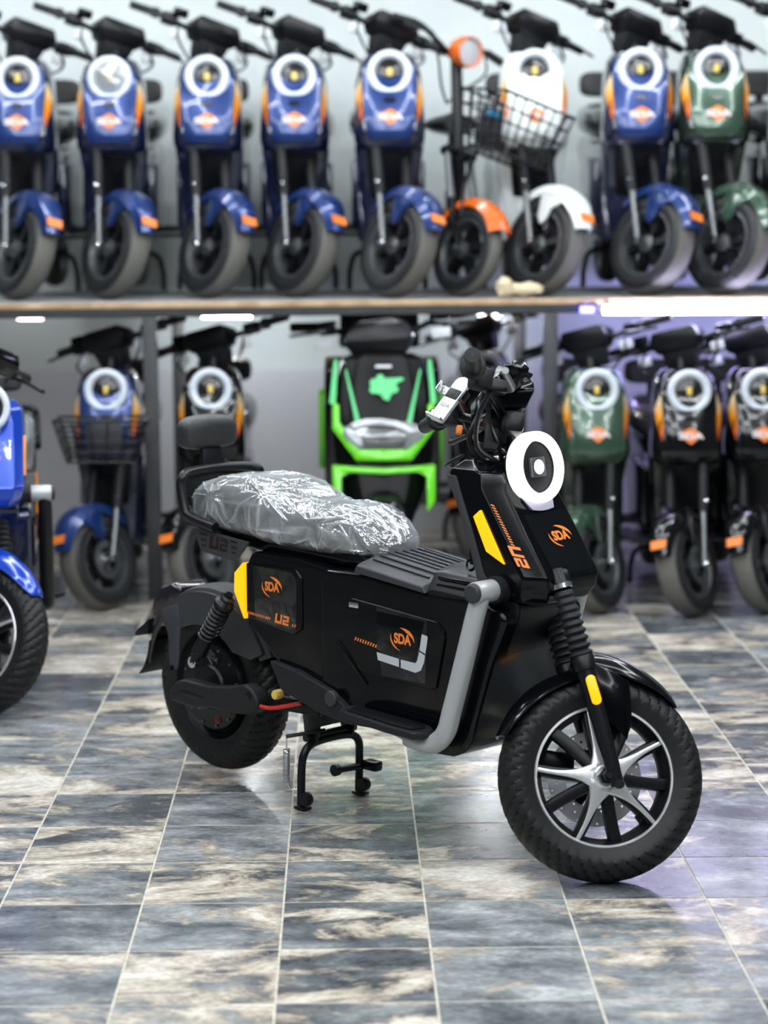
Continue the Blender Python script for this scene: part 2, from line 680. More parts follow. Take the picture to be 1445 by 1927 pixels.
def logo(o, ex, ey, size):
    """oval swoosh mark round three letters"""
    mb = MB()
    vs, fs = text_shape('SDA', .045, .0)
    mb.join(place2d([(p[0]*.76, p[1]*.86) for p in vs], fs, o, ex, ey, size))
    for a0, a1, w in ((-.12, 1.78, .24), (2.75, 4.55, .14)):
        v2, f2 = arc_shape(1.04, .74, a0, a1, .01, w)
        mb.join(place2d(v2, f2, o, ex, ey, size, .0005))
    return mb


# ------------------------------------------------------------------ wheels
def tyre_mesh(R, hw, rr, n=360, m=27, grooves=46, depth=.006, slant=.8):
    """rounded tyre about the y axis with cut chevron grooves"""
    mb = MB()
    vs = []
    hgt = R-rr
    for k in range(n):
        th = 2*PI*k/n
        c, s_ = math.cos(th), math.sin(th)
        for j in range(m):
            t = -1+2*j/(m-1)
            a = t*PI*.62
            y = hw*math.sin(max(-PI/2, min(PI/2, a)))
            if abs(a) > PI/2:
                q = (abs(a)-PI/2)/(PI*.12)
                y = math.copysign(hw*(1-.22*q), a)
                r = R-hgt*.60-hgt*.40*q
            else:
                r = R-hgt*.60*(1-math.cos(a))
            if depth and .05 < abs(t) < .80:
                ph = (k/n*grooves + abs(t)*slant*3 + (0 if t > 0 else .5)) % 1
                if ph < .24:
                    r -= depth*.8
                    y *= .955
            vs.append((r*c, y, r*s_))
    fs = []
    for k in range(n):
        q = (k+1) % n
        for j in range(m-1):
            fs.append((k*m+j, k*m+j+1, q*m+j+1, q*m+j))
    mb.add(vs, fs)
    return mb


def disc_with_holes(r0, r1, t, rows=3, n=36, hole=.0032):
    mb = MB()
    for side in (-t/2, t/2):
        for k in range(n):
            for i in range(rows):
                ra, rb = r0+(r1-r0)*i/rows, r0+(r1-r0)*(i+1)/rows
                a0, a1 = 2*PI*k/n, 2*PI*(k+1)/n
                am, rm = (a0+a1)/2, (ra+rb)/2
                bd = [(ra, a0), (rm, a0), (rb, a0), (rb, am), (rb, a1), (rm, a1), (ra, a1), (ra, am)]
                b3 = [V((r*math.cos(a), side, r*math.sin(a))) for r, a in bd]
                c = V((rm*math.cos(am), side, rm*math.sin(am)))
                if (k+i*2) % 3 == 0:
                    h3 = []
                    for p in b3:
                        h3.append(c+(p-c).normalized()*hole)
                    mb.add(b3+h3, [(j, (j+1) % 8, 8+(j+1) % 8, 8+j) for j in range(8)])
                else:
                    mb.add(b3, [tuple(range(8))])
    mb.lathe([(r1, -t/2), (r1, t/2)], (0, 0, 0), (0, 1, 0), n)
    mb.lathe([(r0, -t/2), (r0, t/2)], (0, 0, 0), (0, 1, 0), n)
    return mb


def at(c):
    return Matrix.Translation(V(c))


# ------------------------------------------------------------------ the large-wheeled scooter (black one in front, blue one at the left)
RAKE = .375
AX_S = V((.764, 0, .5))
AX = V((-math.sin(RAKE), 0, math.cos(RAKE)))


def steer_matrix(th, s=AX_S, ax=AX):
    return Matrix.Translation(s) @ Matrix.Rotation(th, 4, ax) @ Matrix.Translation(-s)


WF = V((.858, 0, .219))
WR = V((-.400, 0, .243))
TYR_R, TYR_W, RIM_R = .228, .052, .155


def spoke(a, r0, r1, w0, w1, y0, y1, th, bow=0., pw=2.6):
    """tapered arm from the hub out to the rim in the wheel plane (xz), y0 at hub to y1 at rim"""
    secs = []
    for i in range(9):
        t = i/8
        r = r0+(r1-r0)*t
        w = w0*(1-t)**pw+w1*(1-(1-t)**pw)
        y = y0+(y1-y0)*t
        aa = a+bow*math.sin(PI*t)
        d = V((math.cos(aa), 0, math.sin(aa)))
        n = V((-d.z, 0, d.x))
        c = d*r
        secs.append([c+n*w/2+V((0, y, 0)), c-n*w/2+V((0, y, 0)), c-n*w/2*1.25+V((0, y+th, 0)), c+n*w/2*1.25+V((0, y+th, 0))])
    return MB().loft(secs)


def front_wheel(root, X, extras):
    t = part('front_tyre', tyre_mesh(TYR_R, TYR_W, RIM_R).xf(X @ at(WF)), 'rubber', root)
    rim = MB().lathe([(.157, -.040), (.150, -.040), (.146, -.030), (.134, -.012), (.134, .02), (.148, .036), (.157, .038)], (0, 0, 0), (0, 1, 0), 72)
    r = part('front_rim', rim.xf(X @ at(WF)), 'satin', root)
    part('rim_lip', MB().lathe([(.155, -.0405), (.153, -.0425), (.1495, -.0425), (.148, -.0395)], (0, 0, 0), (0, 1, 0), 96).xf(X @ at(WF)), 'polish', r,
         label='polished silver rim edge')
    for k in range(5):
        a = math.radians(180+72*k)
        part('polished_spoke', spoke(a, .018, .150, .056, .0085, -.052, -.037, .004, .03, 3.6).xf(X @ at(WF)), 'polish', r, .0012)
        part('spoke', spoke(a, .022, .147, .026, .022, -.044, -.031, .026, .03).xf(X @ at(WF)), 'satin', r, .002)
        part('spoke', spoke(a-math.radians(36), .022, .147, .022, .024, -.044, -.026, .024, -.03).xf(X @ at(WF)), 'satin', r, .002)
    hub = MB().lathe([(.001, -.056), (.022, -.056), (.026, -.052), (.026, -.046), (.034, -.04), (.034, .03), (.028, .045), (.001, .045)], (0, 0, 0), (0, 1, 0), 32)
    part('hub', hub.xf(X @ at(WF)), 'polish', r)
    bolt = MB().cyl((0, -.098, 0), (0, -.05, 0), .007, 10)
    bolt.lathe([(.001, -.086), (.0125, -.086), (.014, -.072), (.018, -.072), (.018, -.055)], (0, 0, 0), (0, 1, 0), 6)
    part('axle_nut', bolt.xf(X @ at(WF)), 'satin', r)
    d = part('brake_disc', disc_with_holes(.066, .106, .004, 3, 42, .0032).xf(X @ at(WF+V((0, .058, 0)))), 'disc', root, label='drilled bright brake disc')
    ca = MB()
    for k in range(6):
        ca.join(spoke(k*PI/3, .02, .07, .022, .018, .056, .056, .004))
    part('disc_carrier', ca.xf(X @ at(WF)), 'satin', d)
    cal = MB().box((0, 0, 0), (.075, .045, .045))
    part('brake_caliper', cal.xf(X @ at(WF+V((-.088, .062, .028)))), 'satin', root, .008)
    vst = MB().tube([(.10, -.01, -.095), (.088, -.02, -.083)], [.0045, .003], 8)
    vst.cyl((.089, -.019, -.084), (.082, -.024, -.077), .0045, 8)
    part('tyre_valve', vst.xf(X @ at(WF)), 'matte', r)
    return t


def fender_sections(c, r, hw, a0, a1, n, crown=.018, drop=.03, wf=lambda t: 1, rf=lambda t: 0):
    """closed thin shell following the wheel, arched across its width"""
    secs = []
    for i in range(n+1):
        t = i/n
        a = a0+(a1-a0)*t
        w = hw*wf(t)
        d = V((math.cos(a), 0, math.sin(a)))
        ring = []
        K = 8
        prof = []
        for k in range(K+1):
            s = -1+2*k/K
            prof.append((s*w, crown*(1-abs(s)**2.2)-(drop*max(0, abs(s)-.75)/.25)*wf(t)))
        for y, h in prof:
            ring.append(V(c)+d*(r+rf(t)+h)+V((0, y, 0)))
        for y, h in reversed(prof):
            ring.append(V(c)+d*(r+rf(t)+h-.0035)+V((0, y*.965, 0)))
        secs.append(ring)
    return secs


def front_end(root, X, paint, amber):
    # fork legs
    for s in (-1, 1):
        y = s*.084
        top = AX_S+AX*.115+V((0, y, 0))
        mid = AX_S+AX*-.035+V((0, y, 0))
        bot = WF+V((.022, y, -.02))
        fk = MB().tube([AX_S+AX*.16+V((0, y*.8, 0)), top], .021, 16)
        f = part('fork_leg', fk.join(MB().tube([mid, mid+(bot-mid)*.3, mid+(bot-mid)*.8, bot], [.020, .0205, .017, .0145], 14)).xf(X), 'satin', root)
        bt = MB()
        prof = []
        Lb = (top-mid).length
        n = 9
        for i in range(n):
            h = Lb*i/n
            prof += [(.019, h), (.027-.004*i/n, h+Lb/n*.35), (.0265-.004*i/n, h+Lb/n*.6)]
        prof.append((.019, Lb))
        bt.lathe(prof, mid, AX, 20)
        part('fork_boot', bt.xf(X), 'matte', f)
        part('fork_collar', MB().lathe([(.019, -.03), (.025, -.028), (.026, .0), (.022, .006)], mid, AX, 20).xf(X), 'satin', f)
        part('fork_cap', MB().lathe([(.018, 0), (.024, .002), (.024, .012), (.018, .014)], top+AX*.004, AX, 20).xf(X), 'chrome', f)
        # reflector on the outer side of the leg
        d = (bot-mid).normalized()
        cc = mid+d*.075+V((0, s*.019, 0))
        rf = MB()
        ring = []
        for k in range(16):
            a = 2*PI*k/16
            e = V((d.z, 0, -d.x))*.011*math.cos(a)+d*(.011*math.sin(a)+(.022 if math.sin(a) > 0 else -.022))
            ring.append(cc+e)
        rf.loft([ring, [p+V((0, s*.008, 0)) for p in ring]])
        part('fork_reflector', rf.xf(X), amber, f, .0015, label='amber side reflector given a glow')  # glows through its material though it is no lamp
        ridge = MB()
        for k in range(-1, 2):
            ridge.bar(cc+d*(.014*k)+V((0, s*.0085, 0))-V((d.z, 0, -d.x))*.006, cc+d*(.014*k)+V((0, s*.0085, 0))+V((d.z, 0, -d.x))*.006, .002, .002)
        part('bolt', MB().cyl(bot+V((0, s*.006, .004)), bot+V((0, s*.018, .004)), .011, 10).xf(X), 'satin', f)
    yoke = MB().box((0, 0, 0), (.05, .175, .026))
    yoke.xf(Matrix.Translation(AX_S+AX*.15) @ Matrix.Rotation(-RAKE, 4, 'Y'))
    part('fork_yoke', yoke.xf(X), 'satin', root, .008)
    neck = MB().lathe([(.03, .13), (.04, .16), (.04, .25), (.032, .3)], AX_S, AX, 20)
    part('steering_neck', neck, 'satin', root)
    # front mudguard: a winged front half and a slim rear half
    def guard(pts, n):
        secs = []
        for i in range(n+1):
            q = i/n*(len(pts)-1)
            k = min(int(q), len(pts)-2)
            t = q-k
            an, rr_, re, w = (pts[k][j]+(pts[k+1][j]-pts[k][j])*t for j in range(4))
            d = V((math.cos(math.radians(an)), 0, math.sin(math.radians(an))))
            up_, lo_ = [], []
            for k2 in range(-4, 5):
                s2 = k2/4
                r_ = re+(rr_-re)*(1-abs(s2)**1.8)
                up_.append(WF+d*r_+V((0, s2*w, 0)))
                lo_.append(WF+d*(r_-.004)+V((0, s2*w*.96, 0)))
            secs.append(up_+lo_[::-1])
        return MB().loft(secs)
    fen = part('front_fender', guard([(48, .236, .228, .026), (54, .243, .226, .044), (63, .250, .224, .056), (79, .262, .223, .060), (92, .274, .228, .060), (104, .282, .250, .058), (108, .280, .256, .056)], 24).xf(X), paint, root, .001)
    part('fender_rear_half', guard([(106, .246, .222, .054), (118, .245, .219, .056), (135, .248, .222, .056), (151, .249, .228, .056), (165, .247, .238, .052)], 18).xf(X), paint, fen, .001)
    for s in (-1, 1):
        y = s*.066
        pl = [(.795, .462), (.84, .452), (.889, .430), (.901, .358), (.896, .302), (.871, .325), (.845, .345), (.83, .372)]
        part('fender_side_plate', MB().prism(pl, y-.004, y+.004).xf(X), paint, fen, .002)
        part('fender_bolt', MB().cyl((.86, y, .415), (.86, y+s*.007, .415), .006, 10).xf(X), 'satin', fen)

def cable(root, X, pts, r=.005, name='cable'):
    return part(name, MB().tube(pts, r, 8, True, 6).xf(X), 'satin', root)


def handlebars(root, X, holder=True):
    C0 = V((.565, 0, .985))
    st = MB().tube([AX_S+AX*.28, AX_S+AX*.52], .019, 16)
    part('stem', st.xf(X), 'satin', root)
    cl = MB().box((0, 0, 0), (.06, .075, .04)).xf(Matrix.Translation(V((.556, 0, .985))) @ Matrix.Rotation(-RAKE, 4, 'Y'))
    part('bar_clamp', cl.xf(X), 'satin', root, .008)
    bar = [(.433, -.36, 1.035), (.455, -.24, 1.035), (.50, -.15, 1.02), (.55, -.07, .99), (.56, 0, .985), (.55, .07, .99), (.50, .15, 1.02), (.455, .24, 1.035), (.433, .36, 1.035)]
    b = part('handlebar', MB().tube(bar, .011, 14, True, 5).xf(X), 'satin', root)
    for s in (-1, 1):
        e, i = V((.433, s*.36, 1.035)), V((.455, s*.235, 1.035))
        g = MB().tube([e, e+(i-e)*.04, e+(i-e)*.72, e+(i-e)*.74, e+(i-e)*.78, e+(i-e)*.8, i], [.0165, .0175, .0185, .026, .028, .024, .023], 20)
        go = part('grip', g.xf(X), 'matte', b)
        d = (e-i).normalized()
        part('grip_end_hole', MB().cyl(e, e+d*.0006, .0032, 10).xf(X), 'lens', go)
        # switch block, lever and its pivot
        sw = MB().box((0, 0, 0), (.042, .05, .046)).xf(Matrix.Translation(V((.478, s*.195, 1.028))) @ Matrix.Rotation(-s*.35, 4, 'Z'))
        part('switch_block', sw.xf(X), 'matte', b, .008)
        pv = V((.515, s*.185, 1.018))
        lv = MB().tube([pv, pv+V((.03, s*.015, -.004)), pv+V((.018, s*.08, -.008)), pv+V((-.008, s*.165, -.012)), pv+V((-.012, s*.185, -.01))], [.010, .009, .0065, .006, .008], 10, True, 5)
        part('brake_lever', lv.xf(X), 'steel' if s < 0 else 'satin', b)
        part('lever_bracket', MB().box(tuple(pv), (.05, .034, .03)).xf(X), 'satin', b, .006)
    rs = MB().ball((0, 0, 0), .036, 18, 11, (1.0, 1.15, .75))
    rs.v = [p*(1+.55*noise.noise(p*60))+V((.556, -.15, 1.058)) for p in rs.v]
    part('reservoir_wrap', rs.xf(X), 'gloss', b, angle=12, label='crumpled black plastic round the brake reservoir')
    # instrument pod facing the rider, with its black hood
    dp = MB().loft([[V((.505, -.075, .99)), V((.505, .075, .99)), V((.60, .095, 1.0)), V((.60, -.095, 1.0))],
                    [V((.50, -.085, 1.035)), V((.50, .085, 1.035)), V((.615, .105, 1.045)), V((.615, -.105, 1.045))],
                    [V((.52, -.065, 1.055)), V((.52, .065, 1.055)), V((.61, .09, 1.075)), V((.61, -.09, 1.075))]])
    dpo = part('display_pod', dp.xf(X), 'gloss', root, .006)
    part('display_screen', MB().loft([[V((.523, -.055, 1.0575)), V((.523, .055, 1.0575)), V((.60, .075, 1.0745)), V((.60, -.075, 1.0745))],
                                      [V((.523, -.055, 1.059)), V((.523, .055, 1.059)), V((.60, .075, 1.0765)), V((.60, -.075, 1.0765))]]).xf(X), 'lens', dpo)
    # connectors and cables bundled under the pod
    cable(root, X, [(.50, -.15, 1.01), (.52, -.12, .95), (.55, -.06, .92), (.575, -.02, .88), (.60, 0, .84)])
    cable(root, X, [(.50, -.20, 1.0), (.485, -.17, .95), (.50, -.10, .90), (.56, -.04, .88), (.60, -.01, .83)], .0055)
    cable(root, X, [(.50, .15, 1.01), (.52, .11, .94), (.56, .06, .91), (.585, .02, .86), (.60, 0, .82)], .0055)
    cable(root, X, [(.51, .18, 1.0), (.545, .12, .95), (.585, .05, .93), (.60, .02, .88), (.60, 0, .83)], .0045)
    cable(root, X, [(.51, -.04, 1.0), (.49, -.03, .93), (.53, 0, .88), (.58, .01, .82)], .006)
    cable(root, X, [(.475, -.06, .885), (.45, .02, .875), (.49, .10, .885), (.56, .08, .90), (.575, -.01, .912)], .004)
    bx = MB().box((.535, -.06, .93), (.03, .02, .05)).box((.53, .05, .92), (.025, .025, .045)).box((.56, .0, .945), (.03, .05, .03))
    part('cable_connector', bx.xf(X), 'matte', root, .004)
    # wrapped horn and switch unit on the front of the bar
    hn = MB().box((.575, -.085, .965), (.045, .06, .05))
    part('horn', hn.xf(X), 'satin', root, .010)
    part('fuse_tab', MB().box((.487, .132, .985), (.014, .018, .022)).xf(X), 'orange', root, .003, label='small orange connector')


def phone_holder(root, X):
    O = V((.462, .12, 1.048))
    nz = V((-.50, -.76, .34)).normalized()
    ex = V((.48, .05, .87))
    ex = (ex-nz*ex.dot(nz)).normalized()
    ey = nz.cross(ex)
    Rm = Matrix(((ex.x, ey.x, nz.x, O.x), (ex.y, ey.y, nz.y, O.y), (ex.z, ey.z, nz.z, O.z), (0, 0, 0, 1))) @ Matrix.Scale(.84, 4)
    ring = []
    for x, y in ((-.075, -.02), (-.075, .02), (-.07, .024), (.055, .024), (.066, .020), (.074, .011), (.077, 0), (.074, -.011), (.066, -.020), (.055, -.024), (-.07, -.024)):
        ring.append(V((x, y, 0)))
    pl = MB().loft([ring, [p+V((0, 0, .014)) for p in ring]])
    p = part('phone_holder', pl.xf(X @ Rm), 'silver', root, .003, label='silver phone clamp on the handlebar')
    p.data.materials.clear()
    p.data.materials.append(M['holder'])
    for s in (-1, 1):
        arm = MB().box((.018, s*.034, .010), (.026, .024, .007)).box((.018, s*.046, .022), (.030, .005, .026))
        part('clamp_jaw', arm.xf(X @ Rm), 'chrome' if s > 0 else 'satin', p, .002)
    part('foot_jaw', MB().box((-.072, 0, .022), (.006, .055, .022)).box((-.06, .02, .015), (.02, .012, .004)).xf(X @ Rm), 'chrome', p, .002)
    part('clamp_slider', MB().box((.016, 0, .0155), (.03, .040, .004)).xf(X @ Rm), 'satin', p, .001)
    t, f = text_shape('SDA', .01)
    part('lettering', place2d(t, f, Rm @ V((-.025, 0, .0143)), Rm.to_3x3() @ V((0, -1, 0)), Rm.to_3x3() @ V((1, 0, 0)), .014).xf(X), 'steel', p)
    part('holder_joint', MB().tube([O, O+V((.03, .06, -.02))], [.014, .014], 12).xf(X), 'matte', p)


def side_mirror(mb):
    return MB().add([V((p.x, -p.y, p.z)) for p in mb.v], [f[::-1] for f in mb.f])


SEAT_PTS = [  # u, top z, bottom z, half width
    (-.418, .735, .700, .055), (-.405, .765, .688, .092), (-.375, .786, .680, .114), (-.30, .802, .668, .126), (-.20, .806, .658, .128),
    (-.12, .800, .650, .124), (-.07, .784, .645, .118), (-.02, .762, .642, .113), (.04, .758, .640, .108), (.10, .763, .638, .104), (.15, .756, .638, .098),
    (.195, .734, .640, .088), (.225, .706, .645, .074), (.248, .676, .650, .046)]


def seat_sections(off=0., nseg=26, wr=None, us=None):
    secs = []
    P = SEAT_PTS
    us = us or [p[0] for p in P]
    for u in us:
        for i in range(len(P)-1):
            if P[i][0] <= u <= P[i+1][0]+1e-6:
                break
        t = (u-P[i][0])/(P[i+1][0]-P[i][0])
        t = max(0, min(1, t))
        zt, zb, w = (P[i][k]+(P[i+1][k]-P[i][k])*t for k in (1, 2, 3))
        zc = (zt+zb)/2
        ring = []
        for k in range(nseg):
            a = 2*PI*k/nseg
            ca, sa = math.cos(a), math.sin(a)
            e = .62
            y = math.copysign(abs(ca)**e, ca)*w
            z = zc+math.copysign(abs(sa)**(.75 if sa > 0 else .5), sa)*(zt-zb)/2
            ring.append(V((u, y, z)))
        secs.append(ring)
    return secs


def seat_wrap():
    """thin wrap draped over the seat: taut facets between long straight creases"""
    n, nseg = 240, 200
    u0, u1 = SEAT_PTS[0][0], SEAT_PTS[-1][0]
    us = [u0+(u1-u0)*i/n for i in range(n+1)]
    secs = seat_sections(0, nseg, us=us)
    P = np.array([[tuple(p) for p in s] for s in secs])
    A = np.linspace(0, 2*PI, nseg, endpoint=False)[None, :].repeat(n+1, 0)
    Ug = np.array(us)[:, None].repeat(nseg, 1)
    rng = random.Random(11)
    f = np.full(Ug.shape, .004)
    fold = np.zeros(Ug.shape)
    SG = A*.115

    def crease(p0, p1, p2, w, amp):
        best = np.full(Ug.shape, 9.)
        tt = np.zeros(Ug.shape)
        pts = [((1-t)**2*p0[0]+2*t*(1-t)*p1[0]+t*t*p2[0], (1-t)**2*p0[1]+2*t*(1-t)*p1[1]+t*t*p2[1]) for t in (k/7 for k in range(8))]
        for k in range(7):
            x0, y0 = pts[k]
            dx, dy = pts[k+1][0]-x0, pts[k+1][1]-y0
            qx, qy = Ug-x0, SG-y0
            t = np.clip((qx*dx+qy*dy)/(dx*dx+dy*dy), 0, 1)
            d = np.hypot(qx-t*dx, qy-t*dy)
            m = d < best
            best[m] = d[m]
            tt[m] = (k+t[m])/7
        g = np.clip(1-best/w, 0, 1)*np.sin(PI*np.clip(tt, .05, .95))**.6
        np.maximum(fold, g*min(1, abs(amp)/.004), out=fold)
        return amp*g

    # angle 0 is the left side, pi/2 the top, pi the right side: folds fan out from gathered points
    knots = [(-.30, PI*.93), (-.12, PI*.80), (.06, PI*.97), (.17, PI*.80), (.22, PI*1.05), (-.22, PI*.55), (.02, PI*.50), (-.15, .25), (.12, .2)]
    for kx, ka in knots:
        base = rng.uniform(0, 2*PI)
        nf = rng.randint(9, 13)
        for i in range(nf):
            th = base+2*PI*i/nf+rng.uniform(-.25, .25)
            L_ = rng.uniform(.05, .21)
            L_ *= .55+.45*abs(math.cos(th))
            p0 = (kx+math.cos(th)*.012, ka*.115+math.sin(th)*.012)
            p2 = (kx+math.cos(th)*L_, ka*.115+math.sin(th)*L_)
            p1 = ((p0[0]+p2[0])/2-math.sin(th)*rng.uniform(-.25, .25)*L_, (p0[1]+p2[1])/2+math.cos(th)*rng.uniform(-.25, .25)*L_)
            f += crease(p0, p1, p2, rng.uniform(.0035, .0095), rng.uniform(.002, .0055))
    for i in range(26):     # short tucks along the lower hem of the right side, and long loose waves
        u = rng.uniform(u0+.03, u1-.03)
        a = PI*rng.uniform(1.0, 1.25)
        f += crease((u, a*.115), (u+rng.uniform(-.02, .02), (a-.2)*.115), (u+rng.uniform(-.05, .05), (a-rng.uniform(.3, .7))*.115), rng.uniform(.003, .007), rng.uniform(.0015, .004))
    for i in range(16):
        u = rng.uniform(u0, u1)
        a = rng.uniform(.2, PI)
        L_ = rng.uniform(.12, .28)
        f += crease((u-L_/2, a*.115), (u, a*.115+rng.uniform(-.04, .04)), (u+L_/2, a*.115+rng.uniform(-.04, .04)), rng.uniform(.004, .010), rng.uniform(.002, .005))
    for i in range(n+1):
        s = secs[i]
        c = sum(s, V())/len(s)
        for k, p in enumerate(s):
            d = p-c
            d.x = 0
            d = d.normalized()
            if i < 12:
                d = (d+V((-1.2*(1-i/12), 0, 0))).normalized()
            if i > n-12:
                d = (d+V((1.2*(1-(n-i)/12), 0, 0))).normalized()
            low = max(0, min(1, (c.z-p.z)/.06))
            g = f[i, k]+.005*noise.noise(V((p.x*9, p.y*9, p.z*9)))+low*.006*abs(noise.noise(V((p.x*26, 3, p.z*4))))
            s[k] = p+d*max(.0012, g)
    me = MB().loft(secs, True).mesh('plastic_seat_cover')
    at_ = me.attributes.new('fold', 'FLOAT', 'POINT')
    at_.data.foreach_set('value', np.clip(fold, 0, 1).astype(np.float32).ravel())
    return me


def make_u2(label, paint, cover_paint, th, lit=True, stickers=True, tyre='rubber', loc=(0, 0, 0), rz=0, holder=True, lite=False):
    root = thing('electric_scooter', label, 'scooter', loc, rz)
    X = steer_matrix(th)
    amber = 'amber' if lit else 'amberfaint'
    front_wheel(root, X, True)
    front_end(root, X, paint, 'amber' if lit else 'amberfaint')
    handlebars(root, X)
    if holder:
        phone_holder(root, X)

    # ---------------- front cover
    secs = []
    for z, ub, uf, fwid, sw in ((.588, .625, .715, .050, .080), (.602, .612, .755, .070, .100), (.63, .600, .772, .082, .112), (.66, .588, .774, .088, .116),
                                (.75, .556, .712, .088, .116), (.845, .515, .648, .084, .116), (.883, .502, .640, .076, .112), (.908, .532, .605, .060, .092)):
        secs.append([V((ub, -sw, z)), V((uf-.048, -sw, z)), V((uf, -fwid, z)), V((uf, fwid, z)), V((uf-.048, sw, z)), V((ub, sw, z))])
    fc = part('front_cover', MB().loft(secs), cover_paint, root, .006, True)
    for s in (-1, 1):
        y = s*.116
        st = MB().prism([(.500, .872), (.528, .872), (.578, .755), (.612, .662), (.640, .628), (.600, .625), (.576, .70), (.545, .78)], y-.003, y+.003)
        part('leg_shield_edge', st, 'greyplastic', fc, .002)
        am = MB().prism([(.584, .786), (.605, .802), (.676, .687), (.623, .711)], y-.001*s, y+.006*s)
        part('indicator_lens', am, amber, fc, .0015, label='glowing amber indicator' if lit else 'amber indicator')
    sc2 = MB().prism([(.60, .63), (.70, .60), (.70, .575), (.655, .47), (.60, .50)], -.10, .10)
    part('inner_fairing', sc2, 'satin', root, .01, True)

    # ---------------- ring headlamp
    tilt = math.radians(9)
    Rn = Matrix.Translation(V((.672, 0, .893))) @ Matrix.Rotation(-tilt, 4, 'Y')
    prof = [(.0585, -.012), (.076, -.030), (.0795, -.024), (.080, .0), (.078, .006), (.074, .0095), (.067, .010), (.061, .007), (.059, 0), (.058, -.008)]
    hl = part('ring_lamp', MB().lathe(prof, (0, 0, 0), (1, 0, 0), 64, True).xf(Rn), 'ringlit' if lit else 'ringoff', root, label='white ring headlamp')
    part('lamp_recess', MB().lathe([(.0005, -.0105), (.056, -.0100), (.0585, -.006)], (0, 0, 0), (1, 0, 0), 40).xf(Rn), 'matte', hl)
    part('lamp_module', MB().box((-.006, 0, 0), (.012, .046, .044)).xf(Rn), 'steel', hl, .003)
    part('lamp_chip', MB().lathe([(.0005, .002), (.016, .001), (.017, -.003)], (0, 0, 0), (1, 0, 0), 24).xf(Rn), 'ringlit' if lit else 'chip', hl)
    hs = MB()
    s1, s2, s3 = [], [], []
    for k in range(40):
        a = 2*PI*k/40
        s1.append(Rn @ V((-.031, .0775*math.cos(a), .0775*math.sin(a))))
        s2.append(Rn @ V((-.044, .068*math.cos(a), .068*math.sin(a)-.006)))
        s3.append(V((.60, .055*math.cos(a), .868+.05*math.sin(a))))
    hs.loft([s1, s2, s3])
    part('lamp_housing', hs, 'satin', hl)
    chin = MB().loft([[Rn @ V((-.012, .05*c, -.070)) for c in (-1, -.5, 0, .5, 1)]+[Rn @ V((-.034, .05*c, -.05)) for c in (1, .5, 0, -.5, -1)],
                      [V((.688, .036*c, .800-.004*(1-c*c))) for c in (-1, -.5, 0, .5, 1)]+[V((.655, .036*c, .80)) for c in (1, .5, 0, -.5, -1)]])
    part('lamp_chin', chin, 'ringskin' if lit else 'ringoff', hl, .003)

    # ---------------- main body and battery box
    bp = [(.10, .60), (.118, .618), (.236, .622), (.455, .603), (.60, .603), (.675, .585), (.694, .565), (.653, .469), (.618, .365), (.588, .275), (.565, .245),
          (.53, .230), (.462, .227), (.343, .249), (.20, .270), (.11, .285), (.10, .34)]
    body = part('body_shell', MB().prism(bp, -.134, .134), 'gloss', root, .014, True, seg=3)
    rb = [(-.168, .600), (-.15, .632), (0, .632), (.118, .620), (.150, .585), (.150, .455), (.28, .338), (.12, .33), (-.06, .368), (-.172, .455)]
    part('rear_body', MB().prism(rb, -.128, .128), 'gloss', root, .012, True)
    for s in (-1, 1):
        y0, y1 = s*.124, s*.1345
        part('rear_side_panel', MB().prism([(-.162, .604), (.015, .607), (.036, .588), (.036, .46), (.011, .445), (-.150, .466), (-.162, .48)], y0, y1), 'gloss', root, .005, True)
        am = [(-.168, .604), (-.200, .575), (-.202, .528), (-.166, .462)]
        part('rear_indicator', MB().prism(am, s*.115, s*.139), amber, root, .002, label='glowing amber rear indicator' if lit else 'amber rear indicator')
        lc = [(-.062, .374), (.03, .362), (.15, .330), (.215, .292), (.29, .286), (.31, .262), (.20, .258), (.11, .270), (-.02, .305)]
        lco = part('lower_cover', MB().prism(lc, s*.126, s*.152), 'matte', root, .006, True)
        part('cover_cap', MB().lathe([(.0005, .008), (.017, .008), (.0195, .005), (.0195, -.006)], (.160, s*.152, .313), (0, s, 0), 24), 'greyplastic', lco)
        # battery door: recessed frame line and raised door
        dr = [(.205, .552), (.212, .56), (.49, .537), (.512, .518), (.514, .50), (.488, .385), (.47, .378), (.245, .39), (.232, .40)]
        dro = part('battery_door', MB().prism(dr, s*.132, s*.140), 'gloss', root, .004, True)
        part('door_latch', MB().box((.225, s*.1405, .545), (.032, .004, .012)), 'chrome' if s < 0 else 'satin', dro, .001)
        # side crease trim
        part('body_crease', MB().bar((.165, s*.137, .452), (.262, s*.137, .36), .006, .006), 'gloss', root, .001)
        # foot rail
        yr = s*.175
        rail = [(.655, s*.165, .628), (.648, yr, .600), (.606, yr, .463), (.570, yr, .350), (.552, yr, .300), (.520, yr, .270), (.480, yr, .264), (.435, yr, .268)]
        ro = part('foot_rail', MB().tube(rail, [.0205, .0215, .0225, .0225, .0225, .0225, .022, .021], 18, True, 5), 'silver', root, label='curved silver side rail')
        part('rail_elbow', MB().tube([(.655, s*.135, .630), (.655, s*.196, .630)], .0245, 22), 'silver', ro, .002)
        part('rail_cap', MB().lathe([(.0005, .012), (.018, .011), (.022, .007), (.022, -.002)], (.655, s*.196, .630), (0, s, 0), 22), 'greyplastic', ro)
        part('rail_stub', MB().tube([(.655, s*.10, .630), (.655, s*.136, .630)], .03, 20), 'matte', ro)
        part('rail_plate', MB().prism([(.27, .287), (.30, .293), (.44, .280), (.44, .252), (.36, .268), (.31, .272)], s*.150, s*.172), 'silver', ro, .003)
